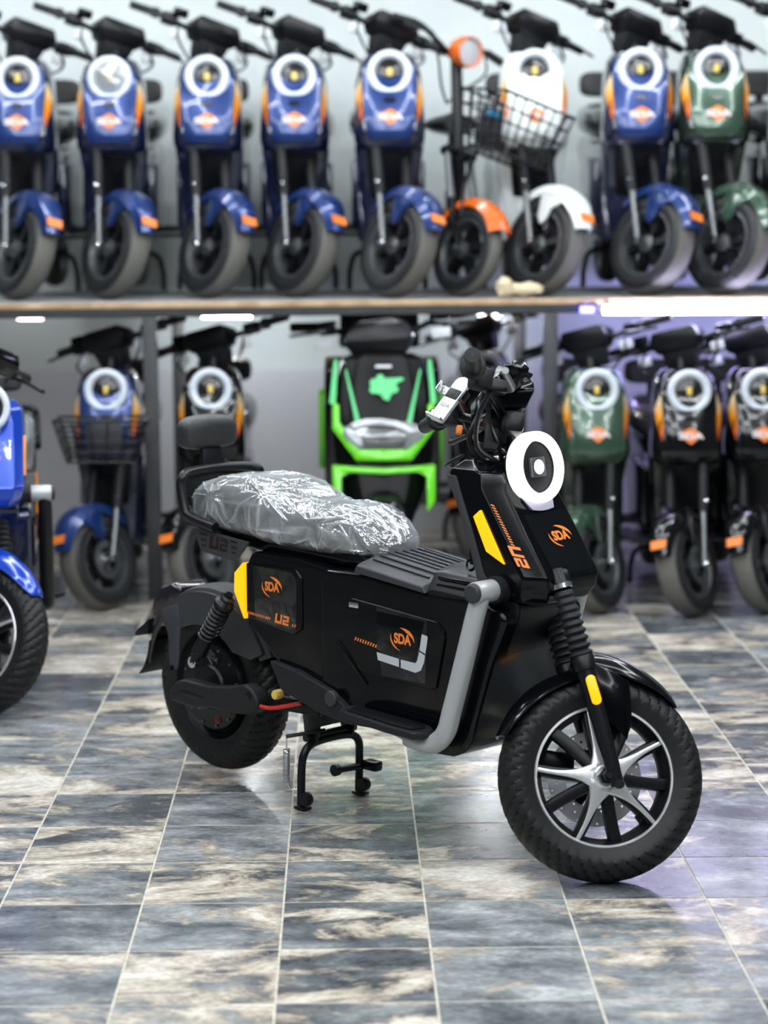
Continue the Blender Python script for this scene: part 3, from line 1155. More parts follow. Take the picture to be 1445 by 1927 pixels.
        # folding footboard
        fb = MB().loft([[V((.235, s*.15, z0+.004)), V((.48, s*.15, z0-.006)), V((.512, s*.17, z0-.008)), V((.512, s*.205, z0-.008)), V((.495, s*.228, z0-.007)), V((.42, s*.232, z0-.004)), V((.255, s*.218, z0+.003)), V((.228, s*.19, z0+.004))]
                        for z0 in (.288, .306)])
        fbo = part('footboard', fb, 'matte', root, .005, True)
        part('footboard_tread', MB().loft([[V((.252, s*.16, z0+.004)), V((.475, s*.16, z0-.005)), V((.492, s*.18, z0-.006)), V((.482, s*.214, z0-.006)), V((.42, s*.218, z0-.003)), V((.265, s*.205, z0+.003))] for z0 in (.3065, .309)]), 'satin', fbo, .001)
        # bracket plate under the seat with cut-out style figures
        pl = [(-.365, .674), (-.150, .655), (-.200, .600), (-.332, .615)]
        up = part('seat_bracket_plate', MB().prism(pl, s*.128, s*.134), 'greyplastic', root, .002)
        vs, fs = u2_shape()
        ex = V((-s, 0, .075*s)) if s > 0 else V((1, 0, -.075))
        part('plate_lettering', place2d([(p[0], p[1]) for p in vs], fs, (-.262, s*.1342, .640), ex, (0, 0, 1), .033), 'redcut', up)
        ln = MB()
        for q in (-1, 1):
            for k in range(3):
                ln.join(place2d([(-.5, -.1), (.5, -.1), (.5, .1), (-.5, .1)], [(0, 1, 2, 3)], (-.262+q*.058, s*.1342, .655-.014*k-.004*q), ex, (0, 0, 1), .026-.004*k))
        part('plate_slots', ln, 'lens', up)

    # ---------------- top of battery box
    bt = part('battery_lid', MB().loft([[V((.225, y, .622+dz+.0)), V((.235, y, .640+dz)), V((.447, y, .612+dz)), V((.458, y, .598+dz))] for y, dz in ((-.142, 0), (-.135, .004), (-.06, .022), (.06, .022), (.135, .004), (.142, 0))]),
              'greyplastic', root, .003, True)
    for k in range(9):
        y = -.10+.025*k
        dz = .004+.018*min(1, (.135-abs(y))/.075)
        part('lid_rib', MB().bar((.25, y, .640+dz), (.43, y, .616+dz), .006, .004), 'greyplastic', bt, .001)
    vb = part('vent_block', MB().loft([[V((.445, y, z0-.07)), V((.452, y, z0-.002)), V((.475, y, z0)), V((.585, y, z0-.006)), V((.61, y, z0-.07))] for y, z0 in ((-.132, .606), (-.105, .648), (-.05, .66), (.05, .66), (.105, .648), (.132, .606))]),
              'satin', root, .004, True)
    for k in range(3):
        z = .636-.016*k
        part('vent_slot', MB().bar((.475, -.117-.005*k, z), (.585, -.117-.005*k, z-.003), .006, .007), 'gloss', vb, .002)
    kr = MB().tube([(.545, -.07, .675), (.55, -.075, .69), (.556, -.08, .70)], .004, 8)
    kr.box((.55, -.085, .685), (.012, .006, .03)).lathe([(.011, -.002), (.015, 0), (.011, .002), (.008, 0)], (.545, -.086, .668), (0, 1, 0), 16, True)
    kr.box((.552, -.08, .712), (.022, .012, .026))
    part('key', kr, 'gloss', root, label='bunch of keys in the lock')

    # ---------------- seat, backrest and carrier
    part('seat', MB().loft(seat_sections()), 'leather', root, .0)
    part('seat_base', MB().prism([(-.40, .690), (-.30, .640), (-.15, .628), (.16, .624), (.23, .640), (.20, .655), (-.20, .670)], -.095, .095), 'gloss', root, .01)
    for s in (-1, 1):
        pass
    loop = []
    r = .0125
    cp = [(-.265, -.142, .682), (-.30, -.142, .687), (-.370, -.140, .702), (-.388, -.138, .722), (-.404, -.136, .778), (-.402, -.128, .797), (-.415, -.10, .805), (-.43, 0, .808)]
    loop = cp+[(u, -y, z) for u, y, z in reversed(cp[:-1])]
    gl = part('grab_rail', MB().tube(loop, r, 12, True, 5), 'satin', root, label='bent black tube round the seat back')
    part('rail_grid', MB().box((-.432, 0, .775), (.006, .20, .07)), 'matte', gl, .002)
    part('backrest_post', MB().loft([[V((-.445, -.04, .80)), V((-.445, .04, .80)), V((-.425, .04, .80)), V((-.425, -.04, .80))],
                                     [V((-.455, -.03, .875)), V((-.455, .03, .875)), V((-.44, .03, .875)), V((-.44, -.03, .875))]]), 'satin', gl, .004)
    pad = []
    for t, g in ((-.030, .86), (-.026, .95), (-.01, 1), (.008, 1), (.022, .93), (.030, .75), (.033, .4)):
        ring = []
        for k in range(40):
            a = 2*PI*k/40
            ca, sa = math.cos(a), math.sin(a)
            y = math.copysign(abs(ca)**.55, ca)*.089*g
            z = math.copysign(abs(sa)**.62, sa)*(.043*g)-.008*abs(y/.089)**2*(1 if sa < 0 else .6)
            ring.append(V((-.455+t, y, .902+z)))
        pad.append(ring)
    part('backrest', MB().loft(pad), 'leather', root, label='padded black backrest')

    # ---------------- rear wheel with hub motor
    part('rear_tyre', tyre_mesh(TYR_R-.003, TYR_W+.002, RIM_R-.01).xf(at(WR)), 'rubber', root)
    hm = MB().lathe([(.147, -.042), (.140, -.044), (.134, -.030), (.122, -.022), (.118, -.034), (.112, -.046), (.06, -.054), (.055, -.06), (.02, -.062), (.001, -.062)], (0, 0, 0), (0, 1, 0), 64)
    hm.lathe([(.147, .042), (.134, .03), (.118, .034), (.11, .046), (.02, .06), (.001, .06)], (0, 0, 0), (0, 1, 0), 48)
    m_ = part('hub_motor', hm.xf(at(WR)), 'satin', root)
    bl = MB()
    for k in range(12):
        a = 2*PI*k/12+.2
        bl.cyl((.103*math.cos(a), -.052, .103*math.sin(a)), (.103*math.cos(a), -.046, .103*math.sin(a)), .0035, 8)
    part('motor_bolt', bl.xf(at(WR)), 'steel', m_)
    part('motor_mark', MB().lathe([(.008, -.0505), (.0105, -.0525), (.0105, -.051)], (.03, 0, -.083), (0, 1, 0), 20).xf(at(WR)), 'red', m_, label='small red ring mark')
    t, f = text_shape('SDA', .02)
    part('motor_lettering', place2d(t, f, WR+V((.022, -.058, .082)), (.8, 0, -.6), (.6, 0, .8), .022), 'steel', m_)
    tick = MB().bar(WR+V((-.022, -.058, .078)), WR+V((-.014, -.058, .096)), .002, .006).bar(WR+V((-.0, -.058, .082)), WR+V((.018, -.058, .062)), .002, .006)
    part('motor_vent', tick, 'steel', m_)
    part('motor_pin', MB().bar(WR+V((-.034, -.058, -.035)), WR+V((-.036, -.058, -.062)), .003, .004), 'chrome', m_)

    # swing arms with their bulky covers
    for s in (-1, 1):
        sp = [(-.463, .235), (-.430, .268), (-.40, .275), (-.30, .272), (-.22, .283), (-.165, .298), (-.135, .285), (-.118, .262), (-.118, .240), (-.14, .225), (-.18, .218), (-.30, .215), (-.37, .205), (-.455, .213)]
        so = part('swingarm_cover', MB().prism(sp, s*.100, s*.142), 'matte', root, .009, True, seg=3)
        part('cover_hollow', MB().prism([(-.438, .236), (-.40, .250), (-.34, .245), (-.30, .236), (-.36, .232)], s*.140, s*.1428), 'satin', so, .001)
        part('arm_bolt', MB().cyl((-.150, s*.138, .270), (-.150, s*.144, .270), .010, 14), 'satin', so, .001)
        part('swingarm', MB().bar((-.42, s*.095, .245), (.06, s*.095, .262), .02, .035), 'satin', root, .004)
        part('pivot_bolt', MB().lathe([(.0005, .012), (.011, .011), (.013, .006), (.013, -.01)], (-.075, s*.112, .281), (0, s, 0), 8), 'chip' if s < 0 else 'steel', root)
    part('motor_cable', MB().tube([(-.14, -.13, .250), (-.09, -.128, .247), (-.04, -.125, .258), (.02, -.12, .275)], .005, 8, True, 5), 'red', root, label='red motor cable')

    # rear mudguard
    secs = fender_sections(WR, .252, .066, math.radians(25), math.radians(172), 30, .014, .02)
    rf = part('rear_fender', MB().loft(secs), 'greyplastic', root)
    for s in (-1, 1):
        out, inn = [], []
        for i in range(24):
            t = i/23
            a = math.radians(28+108*t)
            d = V((math.cos(a), 0, math.sin(a)))
            ri = .166+(.05*(1-t/.12) if t < .12 else 0)+(.012*(t-.85)/.15 if t > .85 else 0)
            out.append((WR.x+d.x*.250, WR.z+d.z*.250))
            inn.append((WR.x+d.x*ri, WR.z+d.z*ri))
        sk = MB().loft([[V((out[i][0], s*.056, out[i][1])), V((out[i][0], s*.067, out[i][1])), V((inn[i][0], s*.082, inn[i][1])), V((inn[i][0], s*.074, inn[i][1]))] for i in range(24)])
        part('fender_skirt', sk, 'greyplastic', rf, .0)
        st = MB().loft([[V((ua, s*y, za)), V((ub, s*y, zb)), V((ub, s*(y+.008), zb)), V((ua, s*(y+.008), za))] for ua, za, ub, zb, y in
                        ((-.572, .425, -.505, .452, .064), (-.540, .398, -.480, .405, .076), (-.517, .360, -.474, .362, .084), (-.502, .315, -.464, .312, .096), (-.487, .286, -.458, .290, .106))])
        part('fender_stay', st, 'greyplastic', rf, .003)
        part('stay_bolt', MB().cyl((-.478, s*.112, .292), (-.478, s*.124, .292), .007, 10), 'satin', rf)
    fl = MB().loft([[V((u, -w, z)), V((u, w, z)), V((u-.006, w, z)), V((u-.006, -w, z))] for u, z, w in ((-.630, .335, .060), (-.638, .295, .061), (-.652, .262, .063), (-.672, .240, .064))])
    part('mud_flap', fl, 'matte', rf, .001)
    tl = MB().loft([[V((u, -w, z0)), V((u, w, z0)), V((u, w, z1)), V((u, w*.8, z1+.008)), V((u, -w*.8, z1+.008)), V((u, -w, z1))]
                    for u, z0, z1, w in ((-.515, .455, .482, .050), (-.545, .445, .492, .056), (-.590, .405, .478, .058), (-.622, .372, .440, .056), (-.640, .352, .398, .050))])
    tlo = part('tail_lamp', tl, 'tail', rf, .004)
    part('plate_holder', MB().prism([(-.630, .395), (-.690, .352), (-.692, .340), (-.636, .352)], -.065, .065), 'satin', tlo, .003)

    # twin coil shocks
    for s in (-1, 1):
        a, b = V((-.347, s*.150, .330)), V((-.214, s*.142, .520))
        d = (b-a)
        L_ = d.length
        d.normalize()
        sh = part('shock_absorber', MB().tube([a, a+d*.03, a+d*.032, a+d*L_*.42], [.012, .013, .019, .019], 14).join(MB().tube([a+d*L_*.4, b], .010, 12)), 'satin', root)
        x = d.cross(V((0, 1, 0))).normalized()
        y = d.cross(x)
        hx = [a+d*(L_*.36+L_*.46*i/112)+(x*math.cos(2*PI*i/14)+y*math.sin(2*PI*i/14))*.0215 for i in range(113)]
        part('coil_spring', MB().tube(hx, .0038, 6), 'satin', sh)
        part('spring_collar', MB().lathe([(.012, 0), (.026, .002), (.026, .012), (.018, .022), (.020, .030), (.012, .034)], a+d*L_*.82, d, 18), 'satin', sh)
        part('shock_eye', MB().lathe([(.0075, -.008), (.0145, -.008), (.0145, .008), (.0075, .008)], a, (0, 1, 0), 20, True).cyl(a+V((0, -s*.02, 0)), a+V((0, s*.011, 0)), .0075, 10), 'chrome', sh)

    # ---------------- centre stand
    sd = [(-.006, -.100, .012), (-.003, -.100, .105), (0, -.094, .140), (0, -.072, .160), (0, -.03, .166), (0, .03, .166), (0, .072, .160), (0, .094, .140), (-.003, .100, .105), (-.006, .100, .012)]
    cs = part('centre_stand', MB().tube(sd, .0105, 12, True, 5), 'satin', root)
    for s in (-1, 1):
        part('stand_foot', MB().lathe([(.0005, -.010), (.016, -.010), (.018, -.006), (.018, .006), (.016, .010), (.0005, .010)], (.012, s*.100, .030), (0, 1, 0), 18), 'satin', cs)
        part('stand_sole', MB().box((0, s*.100, .006), (.036, .028, .008)), 'satin', cs, .002)
        part('stand_bracket', MB().prism([(-.045, .30), (.03, .30), (.022, .19), (.012, .165), (-.020, .165), (-.03, .19)], s*.062-.004, s*.062+.004), 'satin', cs, .002)
    part('stand_pivot', MB().cyl((-.005, -.085, .178), (-.005, .085, .178), .010, 12), 'satin', cs)
    part('stand_plate', MB().box((0, 0, .225), (.012, .10, .05)), 'satin', cs, .003)
    pe = MB().tube([(0, .098, .075), (-.005, .02, .078)], .009, 10).cyl((-.005, .025, .078), (-.005, .012, .078), .015, 14)
    part('stand_pedal', pe, 'satin', cs)
    part('pedal_pad', MB().box((.03, .112, .08), (.05, .03, .026)), 'gloss', cs, .006)
    part('spring_arm', MB().tube([(-.02, -.135, .188), (.03, -.05, .198)], .005, 8), 'satin', cs)
    sx = [V((-.022, -.132, .186)), V((-.024, -.130, .15))]
    hx = [V((-.024+.0075*math.cos(2*PI*i/10), -.130+.0075*math.sin(2*PI*i/10), .155-.085*i/180)) for i in range(181)]
    part('stand_spring', MB().tube(sx, .002, 6).join(MB().tube(hx, .0017, 5)).join(MB().tube([(-.024, -.130, .07), (-.02, -.118, .052), (-.006, -.104, .052)], .0022, 6)), 'chrome', cs, label='bright return spring')

    # ---------------- printed marks and protective film
    if stickers:
        for s in (-1, 1):
            ex = V((1, 0, 0)) if s < 0 else V((-1, 0, 0))
            exs = (ex+V((0, 0, -.07 if s < 0 else .07))).normalized()
            up = V((0, 0, 1))
            y = s*.1347
            part('brand_print', logo((-.065, s*.1356, .553), ex, up, .035), 'orange', root)
            part('panel_print', place2d(*hatch_shape(13), (-.155, y, .480), exs, up, .0066).join(place2d(*u2_shape(), (-.030, y, .477), exs, up, .024)).join(place2d(*hatch_shape(2), (.006, y, .468), exs, up, .008)), 'orange', root)
            part('protective_film', MB().prism([(-.135, .60), (.005, .597), (.022, .575), (.018, .452), (-.128, .468)], s*.1347, s*.1353), 'film', root)
            y = s*.1402
            part('panel_print', place2d(*hatch_shape(14), (.228, y, .466), (ex+V((0, 0, -.13 if s < 0 else .13))), up, .0085), 'orange', root)
            part('brand_print', logo((.385, s*.1425, .484), ex, (0, 0, 1), .037), 'orange', root)
            part('film_patch', MB().prism([(.302, .540), (.452, .534), (.424, .442), (.300, .450)], s*.1402, s*.1420), 'gloss', root, .0005)
            part('film_patch', MB().prism([(.298, .55), (.46, .54), (.455, .39), (.315, .39)], s*.1404, s*.1408), 'film', root)
            wl = MB().prism([(.300, .443), (.304, .425), (.372, .418), (.372, .437)], y, s*.1412)
            part('white_bracket_print', wl, 'whiteprint', root)
            part('white_bracket_print', MB().prism([(.378, .436), (.378, .417), (.425, .412), (.442, .420), (.452, .440), (.455, .456), (.437, .462), (.430, .440), (.424, .434)], y, s*.1412), 'whiteprint', root)
            part('white_bracket_print', MB().prism([(.438, .466), (.456, .460), (.463, .498), (.461, .502), (.445, .504)], y, s*.1412), 'whiteprint', root)
            # marks along the slanted front edge
            e = V((.083, 0, -.116)).normalized()
            c = V((.048, -s*.028, 0)).normalized()
            o0 = V((.650, s*.1045, .812))
            o1 = V((.706, s*.1045, .728))
            nn = e.cross(c) if s < 0 else c.cross(e)
            if s < 0:
                part('edge_print', place2d(*hatch_shape(15), V((.634, -.1125, .815)), e, c, .0072, .0025).join(place2d(*u2_shape(), V((.712, -.1125, .706)), e, c, .026, .0025)), 'orange', root)
        # front sheet
        dwn = V((.128, 0, -.183)).normalized()
        nrm = V((.183, 0, .128)).normalized()
        ctr = V((.722, 0, .7405))+nrm*.0025
        exf = V((0, 1, 0))
        fl = [ctr+exf*x+(-dwn)*y for x, y in ((-.070, .062), (.080, .065), (.076, -.075), (.06, -.088), (-.055, -.092), (-.066, -.08))]
        part('front_film', MB().loft([fl, [p+nrm*.0006 for p in fl]]), 'film', root)
        part('brand_print', logo(ctr+exf*.012-dwn*.0+nrm*.001, exf, -dwn, .036), 'orange', root)
    return root


M['holder'] = mat('pale_silver_plastic', (.62, .66, .66), .3, .3)
M['whiteprint'] = mat('grey_white_print', (.46, .49, .52), .35)


# ================================================================== the room
def struct(name, mb, material, bevel=0):
    o = part(name, mb, material, None, bevel)
    o['kind'] = 'structure'
    return o


XL, XR, YB, YF = -4.2, 4.2, 10.05, -3.5
S, X0, Y0 = .3, -.73015, 4.42253
floor = struct('floor', MB().box(((XL+XR)/2, (YB+YF)/2, -.0512), (XR-XL, YB-YF, .1)), 'grout')
tile_mesh = MB().box((0, 0, -.0015), (S-.0046, S-.0062, .003)).mesh('tile', .0006, 1)
for j in range(-6, 20):
    for i in range(-14, 16):
        cx, cy = X0+S*(i+.5), Y0+S*(j+.5)
        if cy > YB-.1 or abs(cx-.0195*cy) > .185*cy+.25:
            continue
        if cy > 8.75:
            continue
        o = part('tile', tile_mesh, 'tile', floor)
        o.location = (cx, cy, 0)
rest = MB()
for j in range(-24, 19):
    for i in range(-12, 17):
        cx, cy = X0+S*(i+.5), Y0+S*(j+.5)
        if cy < YF+.1 or cy > YB-.15 or cx < XL+.1 or cx > XR-.1:
            continue
        if -6 <= j < 20 and abs(cx-.0195*cy) <= .185*cy+.25 and cy <= 8.75:
            continue
        rest.box((cx, cy, -.0015), (S-.0046, S-.0062, .003))
part('tile', rest, 'tile', floor, kind='stuff')

struct('wall_back', MB().box((0, YB+.05, CEIL_Z/2), (XR-XL+.2, .1, CEIL_Z)), 'wall')
struct('wall_back_lower', MB().box((0, YB-.004, .385), (XR-XL, .008, .77)), 'lowerwall')  # thin sheet, makes the back wall greyer below a level line
struct('wall_left', MB().box((XL-.05, (YB+YF)/2, CEIL_Z/2), (.1, YB-YF, CEIL_Z)), 'darkwall')
struct('wall_right', MB().box((XR+.05, (YB+YF)/2, CEIL_Z/2), (.1, YB-YF, CEIL_Z)), 'darkwall')
struct('wall_front', MB().box((0, YF-.05, CEIL_Z/2), (XR-XL+.2, .1, CEIL_Z)), 'darkwall')
struct('ceiling', MB().box((0, (YB+YF)/2, CEIL_Z+.05), (XR-XL+.2, YB-YF+.2, .1)), 'ceil')


# hexagonal LED grid on the ceiling (its bent pieces mirror in the glossy fairings)
def hex_grid():
    r = 1.05
    edges = set()
    for a in range(-4, 5):
        for b in range(-5, 8):
            cx = a*1.5*r+.1
            cy = 3.6+(b+(a % 2)/2)*math.sqrt(3)*r
            if abs(cx) > 2.9 or cy < .2 or cy > 8.4:
                continue
            pts = [(round(cx+r*math.cos(k*PI/3), 3), round(cy+r*math.sin(k*PI/3), 3)) for k in range(6)]
            for k in range(6):
                edges.add(tuple(sorted((pts[k], pts[(k+1) % 6]))))
    return sorted(edges)


hexl = thing('hexagon_ceiling_light', 'white LED hexagon grid light fixed under the ceiling', 'ceiling light', (0, 4, CEIL_Z))
mb = MB()
mc = MB()
seen = []
for (ax, ay), (bx_, by) in hex_grid():
    if any(abs((ax+bx_-p)/2) < .02 and abs((ay+by-q)/2) < .02 for p, q in seen):
        continue
    seen.append((ax+bx_, ay+by))
    mb.bar((ax, ay-4, -.045), (bx_, by-4, -.045), .028, .02)
    mc.bar((ax, ay-4, -.018), (bx_, by-4, -.018), .034, .034)
part('led_strip', mb, 'hexled', hexl)
part('light_channel', mc, 'alum', hexl)

# ------------------------------------------------------------------ rack
def ray(px, py):
    return rt2*((px-722.5)/F_PX)+dn2*((py-963.5)/F_PX)+fw


def atY(px, py, Y):
    d = ray(px, py)
    return V((0, 0, CAM_H))+d*(Y/d.y)


RY, RZ = 8.22, 1.150
SHELF_Y = -.0055      # the shelf rises a little towards the right
rack = thing('display_rack', 'long dark steel two-level rack with a plywood-edged shelf along the wall', 'rack', (0, RY, 0))
rack.rotation_euler = (0, SHELF_Y, 0)
part('shelf_board', MB().box((0, .76, RZ-.014), (6.4, 1.52, .022)), 'ply', rack, .002, label='plywood shelf with worn pale edge')
part('shelf_sheet', MB().box((0, .77, RZ-.0015), (6.4, 1.49, .003)), 'sheet', rack)
part('front_beam', MB().box((0, .03, RZ-.042), (6.4, .04, .034)), 'rack', rack, .003)
part('rear_beam', MB().box((0, 1.46, RZ-.042), (6.4, .04, .034)), 'rack', rack, .003)
for px, dy in ((289, .005), (1036, .005), (289, 1.43), (1036, 1.43)):
    x = atY(px, 800, RY+.03).x
    part('rack_post', MB().box((x, dy, (RZ-.06)/2), (.055, .04, RZ-.06)), 'rack', rack, .003)
for k in (-2, 2):
    for dy in (.005, 1.43):
        part('rack_post', MB().box((atY(289 if k < 0 else 1036, 800, RY).x+k*.76, dy, (RZ-.06)/2), (.055, .04, RZ-.06)), 'rack', rack, .003)
for k in range(5):
    part('cross_beam', MB().box((-2.9+1.45*k, .74, RZ-.042), (.04, 1.4, .03)), 'rack', rack, .002)


def led_tube(label, pxs, py, Y, material, r=.016):
    a, b = atY(pxs[0], py, Y), atY(pxs[1], py, Y)
    b.y = a.y = Y
    b.z = a.z
    c = (a+b)/2
    t = thing('tube_light', label, 'light', tuple(c))
    part('lamp_tube', MB().tube([a-c, b-c], r, 12), material, t)
    part('tube_holder', MB().box(tuple((a-c)*.97+V((0, .02, r+.006))), (.02, .03, .014)).box(tuple((b-c)*.97+V((0, .02, r+.006))), (.02, .03, .014)), 'rack', t)
    return t


led_tube('long bright white-violet tube light under the shelf at the right', (1136, 1640), 583, RY-.02, 'tubeled', .017)
led_tube('short blue glowing light under the shelf left of the long bright tube', (1092, 1118), 583, RY-.012, 'tubeblue', .013)
led_tube('added violet fill light under the back of the shelf at the right', (1060, 1560), 577, 9.62, 'fillviolet', .012)  # added out of sight to brighten the wall behind with violet
led_tube('cool white tube light under the shelf above the scooter with orange-flashed black front', (381, 472), 592, 9.4, 'tubecool', .014)
led_tube('short cool white light under the shelf right of the green scooter', (898, 946), 585, 9.4, 'tubecool', .013)
led_tube('pinkish tube light under the shelf at the far left', (34, 80), 597, 9.4, 'tubepink', .012)
led_tube('tiny white light under the shelf above the green scooter', (651, 666), 591, 9.4, 'tubecool', .010)

# ================================================================== the scooter in front
HERO = make_u2('glossy black scooter with lit ring lamp and wrapped seat standing alone in front', 'gloss', 'gloss', .942, True, True,
               loc=(-.0305, 5.222, 0), rz=math.radians(-45.8))
wrap = part('plastic_seat_cover', seat_wrap(), 'wrap')
wrap.location = HERO.location
wrap.rotation_euler = HERO.rotation_euler
tag(wrap, 'crumpled clear plastic wrap over the seat of the front black scooter', 'plastic wrap')

# the blue scooter of the same build, cut off by the left edge of the frame
BLUE = make_u2('bright blue scooter with silver star spokes, cut off by the left edge of the photo', 'blueu2', 'blueu2', .94, False, True,
               loc=(-1.155, 7.10, 0), rz=math.radians(-83), holder=False)
for ch in BLUE.children:
    if ch.name.startswith(('body_shell', 'inner_fairing', 'rear_body', 'rear_side_panel')):
        ch.data.materials.clear()
        ch.data.materials.append(M['navy'])
    if ch.name.startswith('foot_rail'):
        ch.data.materials.clear()
        ch.data.materials.append(M['satin'])
        ch['label'] = 'curved black side rail'
wrap2 = part('plastic_seat_cover', wrap.data, 'wrap')
wrap2.location = BLUE.location
wrap2.rotation_euler = BLUE.rotation_euler
tag(wrap2, 'clear plastic wrap over the seat of the bright blue scooter at the left edge', 'plastic wrap')

# ================================================================== the row models
C_RAKE = math.radians(24)
C_S = V((-.05, 0, .195))
C_AX = V((-math.sin(C_RAKE), 0, math.cos(C_RAKE)))
C_W = V((0, 0, .195))


def shield_x(z):
    P = [(.55, -.165), (.63, -.125), (.75, -.150), (.87, -.195), (.93, -.235), (.97, -.285)]
    for (z0, x0), (z1, x1) in zip(P, P[1:]):
        if z <= z1:
            return x0+(x1-x0)*(z-z0)/(z1-z0)
    return P[-1][1]


def wire_basket(root, X, c, wt, wb, d, h, mesh_step, name='basket'):
    """open wire basket: rim and base frames as tubes, the thin wires joined"""
    cx, cy, cz = c

    def lvl(t, k=0):
        w = (wb+(wt-wb)*t)/2
        dd = d*(.8+.2*t)/2
        return [V((cx+dd, cy-w, cz+h*t)), V((cx+dd, cy+w, cz+h*t)), V((cx-dd, cy+w, cz+h*t)), V((cx-dd, cy-w, cz+h*t))]
    t_, b_ = lvl(1), lvl(0)
    rim = MB().tube(t_+[t_[0]], .006, 8)
    bs = part(name, rim.xf(X), 'satin', root)
    part('basket_base', MB().tube(b_+[b_[0]], .005, 8).xf(X), 'satin', bs)
    w = MB()
    for i in range(4):
        a0, a1, q0, q1 = b_[i], b_[(i+1) % 4], t_[i], t_[(i+1) % 4]
        n = max(2, int((a1-a0).length/mesh_step))
        for k in range(n+1):
            w.tube([a0.lerp(a1, k/n), q0.lerp(q1, k/n)], .0040, 5)
        for k in range(1, 4):
            w.tube([a0.lerp(q0, k/4), a1.lerp(q1, k/4)], .0042, 5)
    n = max(2, int((b_[1]-b_[0]).length/mesh_step))
    for k in range(1, n):
        w.tube([b_[0].lerp(b_[1], k/n), b_[3].lerp(b_[2], k/n)], .0026, 5)
    part('basket_wires', w.xf(X), 'satin', bs, kind='stuff')
    part('basket_panel', MB().box((cx-d*.42, cy, cz+h*.5), (.004, wb*.55, h*.7)).xf(X), 'greyplastic', bs, .001)
    return bs


def row_wheel(root, X, c, R, hw, rr, name, spokes=6, dusty=True):
    tm = tyre_mesh(R, hw, rr, 160, 15, 40, .004).xf(X @ at(c))
    tm.tread = ('dustrubber', 15)
    part(name+'_tyre', tm, 'rowrubber', root)
    r = part(name+'_rim', MB().lathe([(rr+.004, -hw*.8), (rr-.006, -hw*.8), (rr-.018, -.012), (rr-.018, .012), (rr-.006, hw*.8), (rr+.004, hw*.8)], (0, 0, 0), (0, 1, 0), 40).xf(X @ at(c)), 'steel', root)
    for k in range(spokes):
        part('spoke', spoke(2*PI*k/spokes+.3, .02, rr-.008, .03, .024, -.03, -.02, .04).xf(X @ at(c)), 'satin', r)
    part('hub', MB().lathe([(.001, -.055), (.014, -.055), (.016, -.04), (.034, -.036), (.034, .036), (.016, .04), (.001, .055)], (0, 0, 0), (0, 1, 0), 20).xf(X @ at(c)), 'steel', r)
    return r


